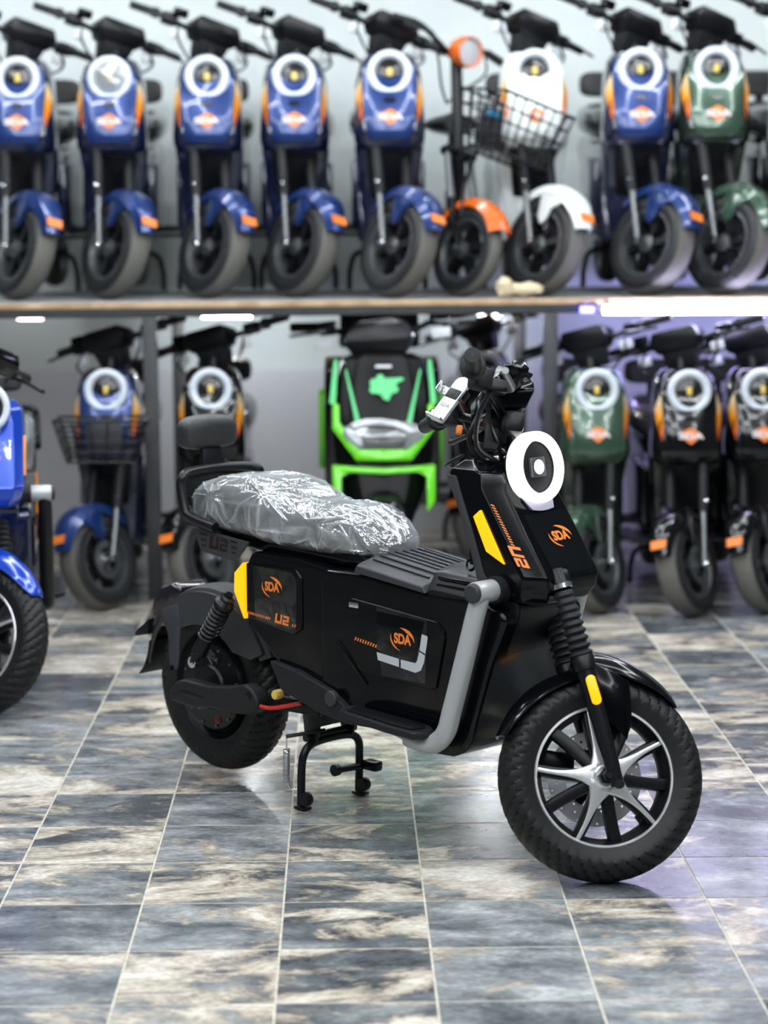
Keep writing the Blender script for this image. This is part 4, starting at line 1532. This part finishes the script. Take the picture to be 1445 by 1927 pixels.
def make_city(label, th, group, scale=1., basket=False, wheel_label=None):
    root = thing('electric_scooter', label, 'scooter', (0, 0, 0), 0, group)
    X = steer_matrix(th, C_S, C_AX)
    row_wheel(root, X, C_W, .198, .056, .130, 'front')
    part('brake_disc', MB().lathe([(.05, .050), (.078, .050), (.078, .054), (.05, .054)], C_W, (0, 1, 0), 28, True).xf(X), 'steel', root)
    for s in (-1, 1):
        y = s*.074
        b0 = C_W+V((.0, y, .0))
        t0 = C_S+C_AX*.44+V((0, y, 0))
        m0 = b0.lerp(t0, .50)
        f = part('fork_leg', MB().tube([b0+V((0, 0, -.01)), m0], [.0125, .0135], 12).xf(X), 'steel', root)
        part('fork_tube', MB().tube([m0.lerp(b0, .06), m0, m0+(t0-m0)*.02, t0], [.019, .019, .021, .022], 14).xf(X), 'matte', f)
        part('axle_nut', MB().lathe([(.0005, .02), (.010, .02), (.013, .012), (.013, 0)], b0, (0, s, 0), 8).xf(X), 'chrome', f)
        part('fork_bolt', MB().lathe([(.0005, .012), (.008, .012), (.010, .0)], m0+V((0, s*.018, .03)), (0, s, 0), 8).xf(X), 'chrome', f)
    part('fork_yoke', MB().box((0, 0, 0), (.06, .19, .035)).xf(X @ Matrix.Translation(C_S+C_AX*.43) @ Matrix.Rotation(-C_RAKE, 4, 'Y')), 'steel', root, .008)
    fen = part('front_fender', MB().loft(fender_sections(C_W, .214, .064, math.radians(22), math.radians(140), 18, .016, .03,
               lambda t: .55+.45*min(1, t/.3), lambda t: .012*math.sin(PI*min(1, t*1.3))+.004)).xf(X), 'blue', root)
    for s in (-1, 1):
        part('fender_tab', MB().prism([(-.03, .40), (.075, .405), (.095, .36), (.045, .335), (.03, .29), (.005, .27), (-.02, .30)], s*.053, s*.060).xf(X), 'blue', fen, .002)
    a = math.radians(33)
    d = V((math.cos(a), 0, math.sin(a)))
    tn = V((-d.z, 0, d.x))
    bc = C_W+d*(.2415)
    part('fender_badge', MB().loft([[bc+V((0, y, 0))+tn*t-d*(y*y*4) for y, t in ((-.032, -.018), (.032, -.018), (.034, .018), (-.034, .018))],
                                    [bc+V((0, y, 0))+tn*t+d*(.003-y*y*4) for y, t in ((-.032, -.018), (.032, -.018), (.034, .018), (-.034, .018))]]).xf(X), 'orange', fen, label='orange badge')
    # bars
    st = part('stem', MB().tube([C_S+C_AX*.70, C_S+C_AX*.93], .02, 12).xf(X), 'satin', root)
    cb = C_S+C_AX*.93
    bar = [(cb.x-.075, -.35, cb.z+.03), (cb.x-.05, -.22, cb.z+.03), (cb.x-.01, -.12, cb.z+.01), (cb.x, 0, cb.z), (cb.x-.01, .12, cb.z+.01), (cb.x-.05, .22, cb.z+.03), (cb.x-.075, .35, cb.z+.03)]
    b = part('handlebar', MB().tube(bar, .011, 10, True, 4).xf(X), 'satin', root)
    for s in (-1, 1):
        e, i = V((cb.x-.075, s*.352, cb.z+.03)), V((cb.x-.052, s*.23, cb.z+.03))
        part('grip', MB().tube([e, e.lerp(i, .75), e.lerp(i, .8), e.lerp(i, .95), i], [.016, .017, .022, .022, .018], 12).xf(X), 'matte', b)
        part('switch_block', MB().box((cb.x-.03, s*.19, cb.z+.022), (.05, .06, .05)).xf(X), 'satin', b, .008)
        pv = V((cb.x+.02, s*.18, cb.z+.015))
        part('brake_lever', MB().tube([pv, pv+V((.03, s*.03, -.004)), pv+V((.012, s*.15, -.012))], [.009, .007, .006], 8).xf(X), 'satin', b)
        part('pale_glint_box', MB().box((cb.x+.012, s*.165, cb.z-.035), (.02, .055, .036)).xf(X), 'white', b, .005, label='small pale glint box under the brake lever')  # white box takes in the glimmer of lever and reservoir
    part('brake_reservoir', MB().box((cb.x+.005, -.165, cb.z+.055), (.04, .055, .035)).xf(X), 'gloss', b, .006)
    hood = MB().loft([[V((cb.x+.055, y*.085, cb.z-.02)) for y in (-1, 1)]+[V((cb.x-.05, y*.075, cb.z-.03)) for y in (1, -1)],
                      [V((cb.x+.062, y*.115, cb.z+.025)) for y in (-1, 1)]+[V((cb.x-.06, y*.10, cb.z+.02)) for y in (1, -1)],
                      [V((cb.x+.050, y*.095, cb.z+.075)) for y in (-1, 1)]+[V((cb.x-.06, y*.085, cb.z+.045)) for y in (1, -1)]])
    part('display_pod', hood.xf(X), 'satin', root, .01)
    part('bar_cowl', MB().loft([[V((cb.x+.03, y*.055, cb.z-.10)) for y in (-1, 1)]+[V((cb.x-.04, y*.05, cb.z-.10)) for y in (1, -1)],
                                [V((cb.x+.05, y*.075, cb.z-.015)) for y in (-1, 1)]+[V((cb.x-.04, y*.065, cb.z-.02)) for y in (1, -1)]]).xf(X), 'matte', root, .008)
    cbm = []
    for s in (-1, 1):
        part('cable', MB().tube([(cb.x+.0, s*.16, cb.z), (cb.x+.05, s*.17, cb.z-.06), (cb.x+.05, s*.10, cb.z-.12), (cb.x+.02, s*.03, cb.z-.16)], .005, 6, True, 4).xf(X), 'satin', root)
    # front shield
    secs = []
    for z, ub, fwd, sw in ((.575, -.30, .085, .118), (.60, -.32, .108, .138), (.64, -.33, .112, .140), (.75, -.35, .112, .134), (.87, -.37, .110, .126), (.925, -.38, .092, .112), (.955, -.36, .07, .085)):
        uf = shield_x(z)-.006
        secs.append([V((ub, -sw, z)), V((uf-.05, -sw, z)), V((uf, -fwd, z)), V((uf, fwd, z)), V((uf-.05, sw, z)), V((ub, sw, z))])
    sh = part('front_shield', MB().loft(secs), 'navy', root, .012, seg=2)
    poly = [(-.082, .612), (.082, .612), (.092, .64), (.104, .78), (.108, .86), (.098, .905), (.07, .925), (-.07, .925), (-.098, .905), (-.108, .86), (-.104, .78), (-.092, .64)]
    secs = []
    for z, w in ((.608, .070), (.618, .086), (.65, .093), (.72, .100), (.80, .106), (.86, .107), (.90, .098), (.925, .075)):
        secs.append([V((shield_x(z)-.02, -w, z)), V((shield_x(z)+.002, -w, z)), V((shield_x(z)+.011, -w*.5, z)), V((shield_x(z)+.013, 0, z)), V((shield_x(z)+.011, w*.5, z)), V((shield_x(z)+.002, w, z)), V((shield_x(z)-.02, w, z))])
    part('shield_panel', MB().loft(secs), 'blue', sh, .004)
    for s in (-1, 1):
        pl = [(s*.112, .862), (s*.133, .80), (s*.130, .755), (s*.112, .675), (s*.107, .735), (s*.110, .80)]
        part('side_stripe', MB().prism_x(pl if s > 0 else pl[::-1], lambda y, z: shield_x(z)+.004-max(0, abs(y)-.106)*1.6, .012), 'stripe', sh, label='yellow to orange side flash')
    # ring lamp
    Rn = Matrix.Translation(V((shield_x(.872)+.022, 0, .872))) @ Matrix.Rotation(-math.radians(6), 4, 'Y')
    ring = part('ring_lamp', MB().lathe([(.056, -.02), (.084, -.022), (.089, -.014), (.089, 0), (.084, .009), (.074, .012), (.064, .009), (.057, 0), (.055, -.015)], (0, 0, 0), (1, 0, 0), 48, True).xf(Rn), 'ringoff', sh, label='unlit white ring lamp')
    part('lamp_lens', MB().lathe([(.0005, -.001), (.03, -.003), (.056, -.012), (.056, -.02)], (0, 0, 0), (1, 0, 0), 32).xf(Rn), 'lens', sh)
    part('lamp_chip', MB().box((.0, 0, .002), (.006, .020, .032)).xf(Rn), 'chip', sh, .002, label='pale yellow lamp chip')
    z = .70
    nrm = V((1, 0, .2)).normalized()
    part('shield_badge', MB().prism_x([(-.048, z), (-.022, z-.018), (0, z-.034), (.022, z-.018), (.048, z), (.022, z+.02), (0, z+.03), (-.022, z+.02)], lambda y, q: shield_x(q)+.0155-abs(y)*.03, .004), 'orange', sh, label='orange badge')
    t, f = text_shape('SDA', .03)
    part('badge_lettering', place2d([(p[0]*1.45, p[1]*.9) for p in t], f, V((shield_x(z-.002)+.0172, 0, z-.002)), (0, 1, 0), (-.2, 0, 1), .036), 'white', sh)
    part('shield_emblem', MB().prism_x([(.026*math.cos(k*PI/8), .765+.012*math.sin(k*PI/8)) for k in range(16)], lambda y, q: shield_x(q)+.0145-abs(y)*.02, .003), 'navy', sh)
    # legs, body, seat
    part('lower_fairing', MB().loft([[V((-.40, -.098, .215)), V((-.31, -.095, .235)), V((-.31, .095, .235)), V((-.40, .098, .215))],
                                     [V((-.46, -.122, .40)), V((-.315, -.118, .42)), V((-.315, .118, .42)), V((-.46, .122, .40))],
                                     [V((-.48, -.140, .60)), V((-.23, -.136, .60)), V((-.23, .136, .60)), V((-.48, .140, .60))]]), 'navy', root, .012)
    part('cavity_shade', MB().loft([[V((-.33, -.075, .36)), V((-.305, -.065, .40)), V((-.305, .065, .40)), V((-.33, .075, .36))],
                                    [V((-.30, -.10, .592)), V((-.222, -.095, .592)), V((-.222, .095, .592)), V((-.30, .10, .592))]]), 'satin', root, .008)  # black block put in to darken the hollow under the shield
    part('body_shell', MB().prism([(-.32, .215), (-.40, .56), (-.62, .60), (-1.20, .66), (-1.34, .60), (-1.10, .50), (-.92, .30), (-.84, .21)], -.125, .125), 'navy', root, .012)
    for s in (-1, 1):
        part('side_panel', MB().prism([(-.46, .28), (-.46, .54), (-.82, .56), (-.98, .50), (-.84, .28)], s*.12, s*.148), 'navy', root, .008)
        part('foot_board', MB().prism([(-.36, .235), (-.36, .25), (-.62, .255), (-.62, .235)], s*.11, s*.20), 'matte', root, .003)
    ss = []
    for u, zt, zb, w in ((-.56, .69, .63, .06), (-.60, .73, .62, .10), (-.70, .76, .62, .135), (-.84, .775, .63, .155), (-1.0, .795, .65, .16), (-1.12, .80, .66, .145), (-1.18, .77, .67, .10), (-1.2, .73, .68, .05)):
        ss.append([V((u, math.copysign(abs(math.cos(a))**.6, math.cos(a))*w, (zt+zb)/2+math.copysign(abs(math.sin(a))**.7, math.sin(a))*(zt-zb)/2)) for a in (2*PI*k/20 for k in range(20))])
    part('seat', MB().loft(ss), 'seatfilm', root)
    part('backrest', MB().loft([[V((-1.23+t, math.copysign(abs(math.cos(a))**.5, math.cos(a))*.125*g, .885+math.copysign(abs(math.sin(a))**.5, math.sin(a))*.055*g)) for a in (2*PI*k/24 for k in range(24))] for t, g in ((-.03, .85), (-.01, 1), (.012, 1), (.03, .8))]), 'leather', root)
    part('backrest_post', MB().tube([(-1.235, 0, .64), (-1.235, 0, .86)], .02, 8), 'satin', root)
    row_wheel(root, Matrix.Identity(4), V((-1.17, 0, .215)), .195, .046, .132, 'rear', 5)
    part('rear_fender', MB().loft(fender_sections(V((-1.17, 0, .215)), .212, .058, math.radians(30), math.radians(180), 12, .012, .02)), 'matte', root)
    sd = [(-.70, -.16, .0115), (-.70, -.155, .10), (-.69, -.11, .17), (-.69, .11, .17), (-.70, .155, .10), (-.70, .16, .0115)]
    part('centre_stand', MB().tube(sd, .011, 8, True, 4), 'satin', root)
    for s in (-1, 1):
        part('foot_peg', MB().tube([(-.80, s*.10, .27), (-.80, s*.23, .275)], .014, 8), 'matte', root)
    if basket:
        wire_basket(root, Matrix.Identity(4), (.0, 0, .605), .36, .26, .22, .165, .05)
    root.scale = (scale,)*3
    return root


M['seatfilm'] = mat('wrapped_dark_seat', (.035, .038, .04), .22, 0, .4, var=.1, vscale=25, bump=.6, bscale=35)


SHELF_TILT = .0055


def lowest(root):
    m = 9
    for o in root.children:
        if o.type == 'MESH':
            m = min(m, min(v.co.z for v in o.data.vertices))
    return m*root.scale[2]


def put(root, px, py, Y, z, heading=0):
    p = atY(px, py, Y)
    if z > .5:
        z += SHELF_TILT*p.x
    root.location = (p.x, Y, z-lowest(root)+.0004)
    root.rotation_euler = (0, 0, math.radians(-90+heading))


SWAPS = {
    'blue': None,
    'white': {'metallic_blue': M['paintwhite'], 'dark_navy': M['whitelower']},
    'green': {'metallic_blue': M['darkgreen'], 'dark_navy': M['greenlower']},
    'black': {'metallic_blue': M['blackpaint'], 'dark_navy': M['blackpaint']},
}

# ---- upper shelf row: every scooter faces the room with its wheel turned to the right of the photo
up = make_city('blue scooter at the left end of the shelf, half out of the photo', math.radians(39), 'city scooters on the upper shelf')
put(up, 20, 145, 8.58, RZ)
upper = [
    (197, 8.58, 'blue', 'second blue scooter from the left on the shelf, lamp under crumpled clear film'),
    (384, 8.58, 'blue', 'third blue scooter from the left on the shelf, between two blue ones'),
    (552, 8.58, 'blue', 'fourth blue scooter from the left on the shelf'),
    (735, 8.40, 'blue', 'blue scooter on the shelf beside the orange basket bike'),
    (1014, 8.40, 'white', 'white scooter on the shelf behind the wire basket'),
    (1217, 8.37, 'blue', 'blue scooter on the shelf between the white and the dark green one'),
    (1363, 8.34, 'green', 'dark green scooter near the right end of the shelf'),
    (1545, 8.36, 'black', 'black scooter on the shelf cut off by the right edge of the photo'),
]
ups = [up]
for px, Y, k, lab in upper:
    c = copy_tree(up, None, SWAPS[k])
    c['label'] = lab
    put(c, px, 145, Y, RZ)
    ups.append(c)
# crumpled clear film left on the lamp of the second one
fm = MB()
fs_ = []
for i in range(7):
    ring = []
    for k in range(20):
        a = 2*PI*k/20
        r = .072*math.sin(PI/2*i/6)+.0005
        h = .022*math.cos(PI/2*i/6)+.012*noise.noise(V((3*math.cos(a)*r*14, r*40, 3*math.sin(a)*r*14)))
        ring.append(V((h, r*math.cos(a), r*math.sin(a))))
    fs_.append(ring)
fm.loft(fs_[::-1], False)
fm.xf(Matrix.Translation(V((shield_x(.872)+.028, 0, .872))))
M['milkyfilm'] = film_material('milky_film', .45, .15, (.7, .75, .75), .7)
part('lamp_film', fm, 'milkyfilm', ups[1])

# ---- lower row on the floor: wheels turned to the left of the photo
lo = make_city('blue scooter with a front wire basket on the floor left of the rack post', math.radians(-36), 'city scooters on the floor under the shelf', .93, True)
put(lo, 190, 740, 8.00, 0)
plain = copy_tree(lo, None, SWAPS['black'])
plain['label'] = 'black scooter with orange side flashes behind the front scooter backrest'
for ch in list(plain.children):
    if ch.name.startswith('basket'):
        for g in list(ch.children):
            bpy.data.objects.remove(g)
        bpy.data.objects.remove(ch)
put(plain, 391, 740, 8.02, 0)
lower = [
    (918, 9.0, 'black', 'black scooter mostly hidden behind the handlebar of the front scooter'),
    (1133, 7.86, 'green', 'dark green scooter on the floor right of the rack post'),
    (1311, 7.78, 'black', 'black scooter on the floor between the dark green one and the right edge'),
    (1452, 7.84, 'black', 'black scooter on the floor cut off by the right edge of the photo'),
]
for px, Y, k, lab in lower:
    c = copy_tree(plain, None, {'black_paint': M['darkgreen']} if k == 'green' else None)
    if k == 'green':
        for ch in c.children:
            for s in ch.material_slots:
                if s.material is M['darkgreen'] and ch.name.split('.')[0] in ('body_shell', 'side_panel', 'lower_fairing'):
                    s.material = M['greenlower']
    c['label'] = lab
    put(c, px, 740, Y, 0)


# ---- orange bike with a wire basket
def make_orange():
    root = thing('electric_bike', 'small bike with orange lamp, orange mudguard and black wire basket on the shelf', 'bike')
    X = steer_matrix(math.radians(40), C_S, C_AX)
    row_wheel(root, X, V((0, 0, .178)), .178, .040, .125, 'front', 5)
    for s in (-1, 1):
        y = s*.062
        b0, t0 = V((0, y, .178)), C_S+C_AX*.40+V((0, y, 0))
        f = part('fork_leg', MB().tube([b0, b0.lerp(t0, .55)], [.013, .014], 12).xf(X), 'gloss', root)
        part('fork_tube', MB().tube([b0.lerp(t0, .5), t0], [.016, .015], 12).xf(X), 'steel', f, label='metal upper fork tube')
        part('axle_nut', MB().lathe([(.0005, .018), (.010, .018), (.012, 0)], b0, (0, s, 0), 8).xf(X), 'steel', f)
    part('fork_yoke', MB().box((0, 0, 0), (.05, .16, .03)).xf(X @ Matrix.Translation(C_S+C_AX*.40) @ Matrix.Rotation(-C_RAKE, 4, 'Y')), 'satin', root, .006)
    part('front_fender', MB().loft(fender_sections(V((0, 0, .178)), .198, .052, math.radians(28), math.radians(165), 18, .016, .025)).xf(X), 'orangepaint', root, label='orange mudguard')
    part('stem', MB().tube([C_S+C_AX*.38, C_S+C_AX*.82], .024, 14).xf(X), 'satin', root)
    cb = C_S+C_AX*.86
    bar = [(cb.x-.06, -.30, cb.z+.04), (cb.x-.04, -.18, cb.z+.05), (cb.x, -.09, cb.z), (cb.x, 0, cb.z-.03), (cb.x, .09, cb.z), (cb.x-.04, .18, cb.z+.05), (cb.x-.06, .30, cb.z+.04)]
    b = part('handlebar', MB().tube(bar, .012, 10, True, 4).xf(X), 'satin', root)
    for s in (-1, 1):
        e, i = V((cb.x-.06, s*.30, cb.z+.04)), V((cb.x-.044, s*.20, cb.z+.048))
        part('grip', MB().tube([e, i], .018, 12).xf(X), 'matte', b)
        part('brake_lever', MB().tube([(cb.x+.0, s*.15, cb.z+.03), (cb.x+.04, s*.18, cb.z+.02), (cb.x-.0, s*.29, cb.z+.02)], .007, 8, True, 3).xf(X), 'satin', b)
        part('cable', MB().tube([(cb.x, s*.15, cb.z+.03), (cb.x+.06, s*.13, cb.z-.06), (cb.x+.03, s*.05, cb.z-.16), (cb.x+.03, 0, cb.z-.22)], .005, 6, True, 4).xf(X), 'satin', root)
    lampc = V((cb.x+.06, 0, cb.z-.005))
    sec = []
    L_ = part('headlamp', MB().lathe([(.0005, -.075), (.03, -.07), (.052, -.045), (.062, -.01), (.064, .022), (.060, .040), (.054, .030)], lampc, (1, 0, 0), 28).xf(X), 'orangepaint', root, label='round orange headlamp')
    part('lamp_lens', MB().lathe([(.0005, .036), (.03, .035), (.055, .028)], lampc, (1, 0, 0), 28).xf(X), 'lampglass', L_)
    wire_basket(root, X, (.07, 0, .56), .37, .28, .26, .22, .036)
    part('basket_bracket', MB().bar((-.14, 0, .60), (-.03, 0, .585), .03, .012).xf(X), 'satin', root)
    part('brake_hose', MB().tube([(.02, -.06, .80), (.04, -.10, .62), (-.02, -.085, .45), (.0, -.08, .30)], .007, 6, True, 4).xf(X), 'satin', root)
    part('blue_tag', MB().box((.05, -.10, .705), (.03, .05, .02)).xf(X), 'bluetag', root, .003, label='small blue packet clipped to the bars')
    part('frame', MB().tube([(-.18, 0, .55), (-.24, 0, .30), (-.36, 0, .22), (-.62, 0, .22), (-.78, 0, .42)], .026, 10, True, 4), 'satin', root)
    part('seat', MB().loft([[V((u, math.cos(a)*w, .70+math.sin(a)*.04)) for a in (2*PI*k/14 for k in range(14))] for u, w in ((-.50, .04), (-.56, .08), (-.74, .12), (-.80, .10))]), 'leather', root)
    part('seat_post', MB().tube([(-.70, 0, .36), (-.68, 0, .68)], .018, 8), 'satin', root)
    row_wheel(root, Matrix.Identity(4), V((-.95, 0, .178)), .178, .040, .125, 'rear', 5)
    return root


M['bluetag'] = mat('blue_packet', (.02, .22, .42), .3)
ob = make_orange()
put(ob, 868, 553, 8.46, RZ)


# ---- black and lime sport scooter
def make_lime():
    root = thing('electric_scooter', 'large black and lime green scooter on the floor behind the wrapped seat', 'scooter')

    def fx(y, z):
        return .02-(z-.55)*.34-abs(y)*.25

    def seg(poly, off, t, name, material, parent, label=None, bevel=.004):
        return part(name, MB().prism_x(poly, lambda y, z: fx(y, z)+off, t), material, parent, bevel, label=label)
    body = MB()
    secs = []
    for z, w, ub in ((.30, .10, -.30), (.42, .15, -.34), (.55, .185, -.36), (.70, .20, -.36), (.82, .185, -.34), (.925, .155, -.30), (.945, .11, -.26)):
        u0 = fx(0, z)-.02
        secs.append([V((ub, -w, z)), V((u0-.07, -w, z)), V((u0, -w*.6, z)), V((u0, w*.6, z)), V((u0-.07, w, z)), V((ub, w, z))])
    bo = part('front_apron', body.loft(secs), 'deepblack', root, .012)
    pn = [(-.10, .60), (.10, .60), (.165, .70), (.160, .80), (.145, .925), (-.145, .925), (-.160, .80), (-.165, .70)]
    seg(pn, .006, .03, 'apron_panel', 'deepblack', bo)
    # lime V frame round the lamp
    for s in (-1, 1):
        q = [(.168*s, .755), (.192*s, .765), (.195*s, .67), (.105*s, .555), (.0, .555), (.0, .595), (.088*s, .595), (.166*s, .69)]
        seg(q if s > 0 else q[::-1], .03, .05, 'lime_frame', 'lime', bo, 'lime green lamp surround')
        q = [(.0, .527), (.195*s, .532), (.192*s, .40), (.162*s, .36), (.160*s, .49), (.13*s, .508), (.0, .505)]
        seg(q if s > 0 else q[::-1], .012, .05, 'lime_leg', 'lime', bo, 'lime green lower frame')
        q = [(.080*s, .660), (.098*s, .655), (.145*s, .885), (.140*s, .89)]
        seg(q if s > 0 else q[::-1], .0085, .004, 'mint_line', 'mint', bo, 'mint green line', 0)
        q = [(.172*s, .92), (.186*s, .92), (.205*s, .76), (.182*s, .75)]
        seg(q if s > 0 else q[::-1], -.02, .03, 'mint_edge', 'mint', bo, 'mint green edge strip', 0)
        part('side_fin', MB().prism([(-.42, .76), (-.46, .79), (-.55, .77), (-.58, .52), (-.55, .46), (-.48, .56)], s*.215, s*.250), 'lime', root, .006, label='lime green flank')
        part('side_body', MB().prism([(-.30, .88), (-.48, .92), (-.66, .60), (-.60, .30), (-.32, .35)], s*.12, s*.225), 'blackpaint', root, .01)
    lamp = [(-.150, .675), (-.10, .695), (0, .70), (.10, .695), (.150, .675), (.155, .64), (.095, .60), (-.095, .60), (-.155, .64)]
    lo_ = seg(lamp, .040, .04, 'headlamp', 'clearlens', bo, 'clear headlamp', .006)
    seg([(-.125, .690), (-.07, .708), (-.01, .710), (.05, .700), (.12, .664), (.10, .656), (.04, .682), (-.02, .690), (-.07, .686), (-.11, .672)], .046, .012, 'lamp_glint', 'white', bo, 'painted white glint over the lamp', .003)  # bright reflection on the lamp drawn as a white arc
    seg([(-.09, .645), (.09, .645), (.075, .612), (-.075, .612)], .043, .006, 'lamp_reflector', 'lens', bo, None, .002)
    # winged animal emblem and the maker's plate
    em = [((x-715)/3298, .822-(y-460)/3298*1.05) for x, y in
          ((545, 400), (580, 355), (622, 368), (635, 322), (680, 302), (718, 325), (722, 352), (870, 350), (950, 345), (978, 372), (905, 402), (868, 438), (908, 470), (886, 518),
           (832, 522), (800, 560), (788, 608), (750, 608), (702, 580), (690, 545), (640, 528), (570, 530), (540, 490), (562, 446))]
    seg(em, .0085, .004, 'winged_emblem', 'mint', bo, 'mint green winged animal emblem', 0)
    seg([(-.030, .896), (.030, .896), (.032, .905), (-.028, .905)], .0085, .003, 'brow_print', 'white', bo, 'small white print', 0)
    part('mudguard', MB().loft(fender_sections(V((.02, 0, .205)), .222, .075, math.radians(20), math.radians(130), 14, .02, .035)), 'blackpaint', root)
    row_wheel(root, Matrix.Identity(4), V((.02, 0, .205)), .205, .055, .14, 'front')
    for s in (-1, 1):
        part('fork_leg', MB().tube([(.02, s*.085, .205), (-.12, s*.085, .55)], [.018, .022], 10), 'steel', root)
    C0 = V((-.26, 0, 1.0))
    cowl = MB().loft([[V((-.17, y*.10, .935)) for y in (-1, 1)]+[V((-.32, y*.09, .935)) for y in (1, -1)], [V((-.16, y*.14, 1.0)) for y in (-1, 1)]+[V((-.33, y*.12, 1.0)) for y in (1, -1)],
                      [V((-.20, y*.10, 1.075)) for y in (-1, 1)]+[V((-.31, y*.09, 1.05)) for y in (1, -1)]])
    X2 = steer_matrix(math.radians(-14), V((-.24, 0, .95)), C_AX)
    part('bar_cowl', cowl.xf(X2), 'satin', root, .012)
    part('display_hood', MB().loft([[V((-.19, y*w, z)) for y in (-1, 1)]+[V((-.30, y*w*.9, z-.01)) for y in (1, -1)] for z, w in ((1.03, .10), (1.065, .095), (1.078, .06))]).xf(X2), 'lens', root, .008)
    b = part('handlebar', MB().tube([(-.36, -.38, 1.07), (-.33, -.24, 1.06), (-.26, -.10, 1.01), (-.25, 0, 1.0), (-.26, .10, 1.01), (-.33, .24, 1.06), (-.36, .38, 1.07)], .012, 10, True, 4).xf(X2), 'satin', root)
    for s in (-1, 1):
        part('grip', MB().tube([(-.36, s*.38, 1.07), (-.335, s*.26, 1.062)], .019, 12).xf(X2), 'matte', b)
        part('switch_block', MB().box((-.31, s*.22, 1.055), (.05, .07, .055)).xf(X2), 'satin', b, .008)
        part('brake_lever', MB().tube([(-.27, s*.21, 1.05), (-.24, s*.24, 1.045), (-.28, s*.37, 1.04)], .007, 8, True, 3).xf(X2), 'steel', b)
        part('pale_glint_box', MB().box((-.25, s*.235, 1.0), (.02, .075, .04)).xf(X2), 'white', b, .006, label='pale painted glint under the lever')  # lever reflection drawn as a white box
    part('top_case', MB().box((-1.05, .0, 1.01), (.30, .34, .17)), 'matte', root, .02)
    part('seat', MB().loft([[V((u, math.cos(a)*w, .76+math.sin(a)*.055)) for a in (2*PI*k/16 for k in range(16))] for u, w in ((-.50, .06), (-.58, .12), (-.85, .15), (-1.05, .13))]), 'leather', root)
    part('rear_body', MB().prism([(-.45, .30), (-.50, .70), (-1.15, .80), (-1.25, .62), (-.95, .35)], -.15, .15), 'blackpaint', root, .012)
    row_wheel(root, Matrix.Identity(4), V((-1.22, 0, .205)), .205, .055, .14, 'rear')
    part('case_rack', MB().prism([(-.95, .79), (-.95, .93), (-1.18, .93), (-1.18, .79)], -.08, .08), 'satin', root, .004)
    return root


lime = make_lime()
put(lime, 722, 740, 8.05, 0)

# ---- small loose things
rag = MB()
for c, r, sq in (((-.055, 0, .035), .042, (.75, .8, 1)), ((.03, 0, .026), .05, (1.35, .7, .55))):
    b = MB().ball(c, r, 14, 9, sq)
    b.v = [p+V((noise.noise(p*38), noise.noise(p*38+V((9, 0, 0))), noise.noise(p*38+V((0, 9, 0)))))*.012 for p in b.v]
    zmin = min(p.z for p in b.v)
    b.v = [V((p.x, p.y, max(0, p.z-zmin))) for p in b.v]
    rag.join(b)
o = part('foam_lump', rag, 'beige')
p = atY(975, 552, RY+.10)
o.location = (p.x, RY+.065, RZ+.0006+SHELF_TILT*p.x)
tag(o, 'torn lump of beige foam lying on the shelf edge by the basket bike', 'foam')
for px, py, r, lab in ((283, 1195, .010, 'small dark pebble on the floor behind the front scooter'),):
    d = ray(px, py)
    q = V((0, 0, CAM_H))+d*(-CAM_H/d.z)
    pb = MB().ball((0, 0, r*.55), r, 10, 6, (1.1, .9, .6))
    o = part('pebble', pb, 'rack')
    o.location = (q.x, q.y, 0.0003)
    tag(o, lab, 'pebble')
bpy.context.view_layer.update()
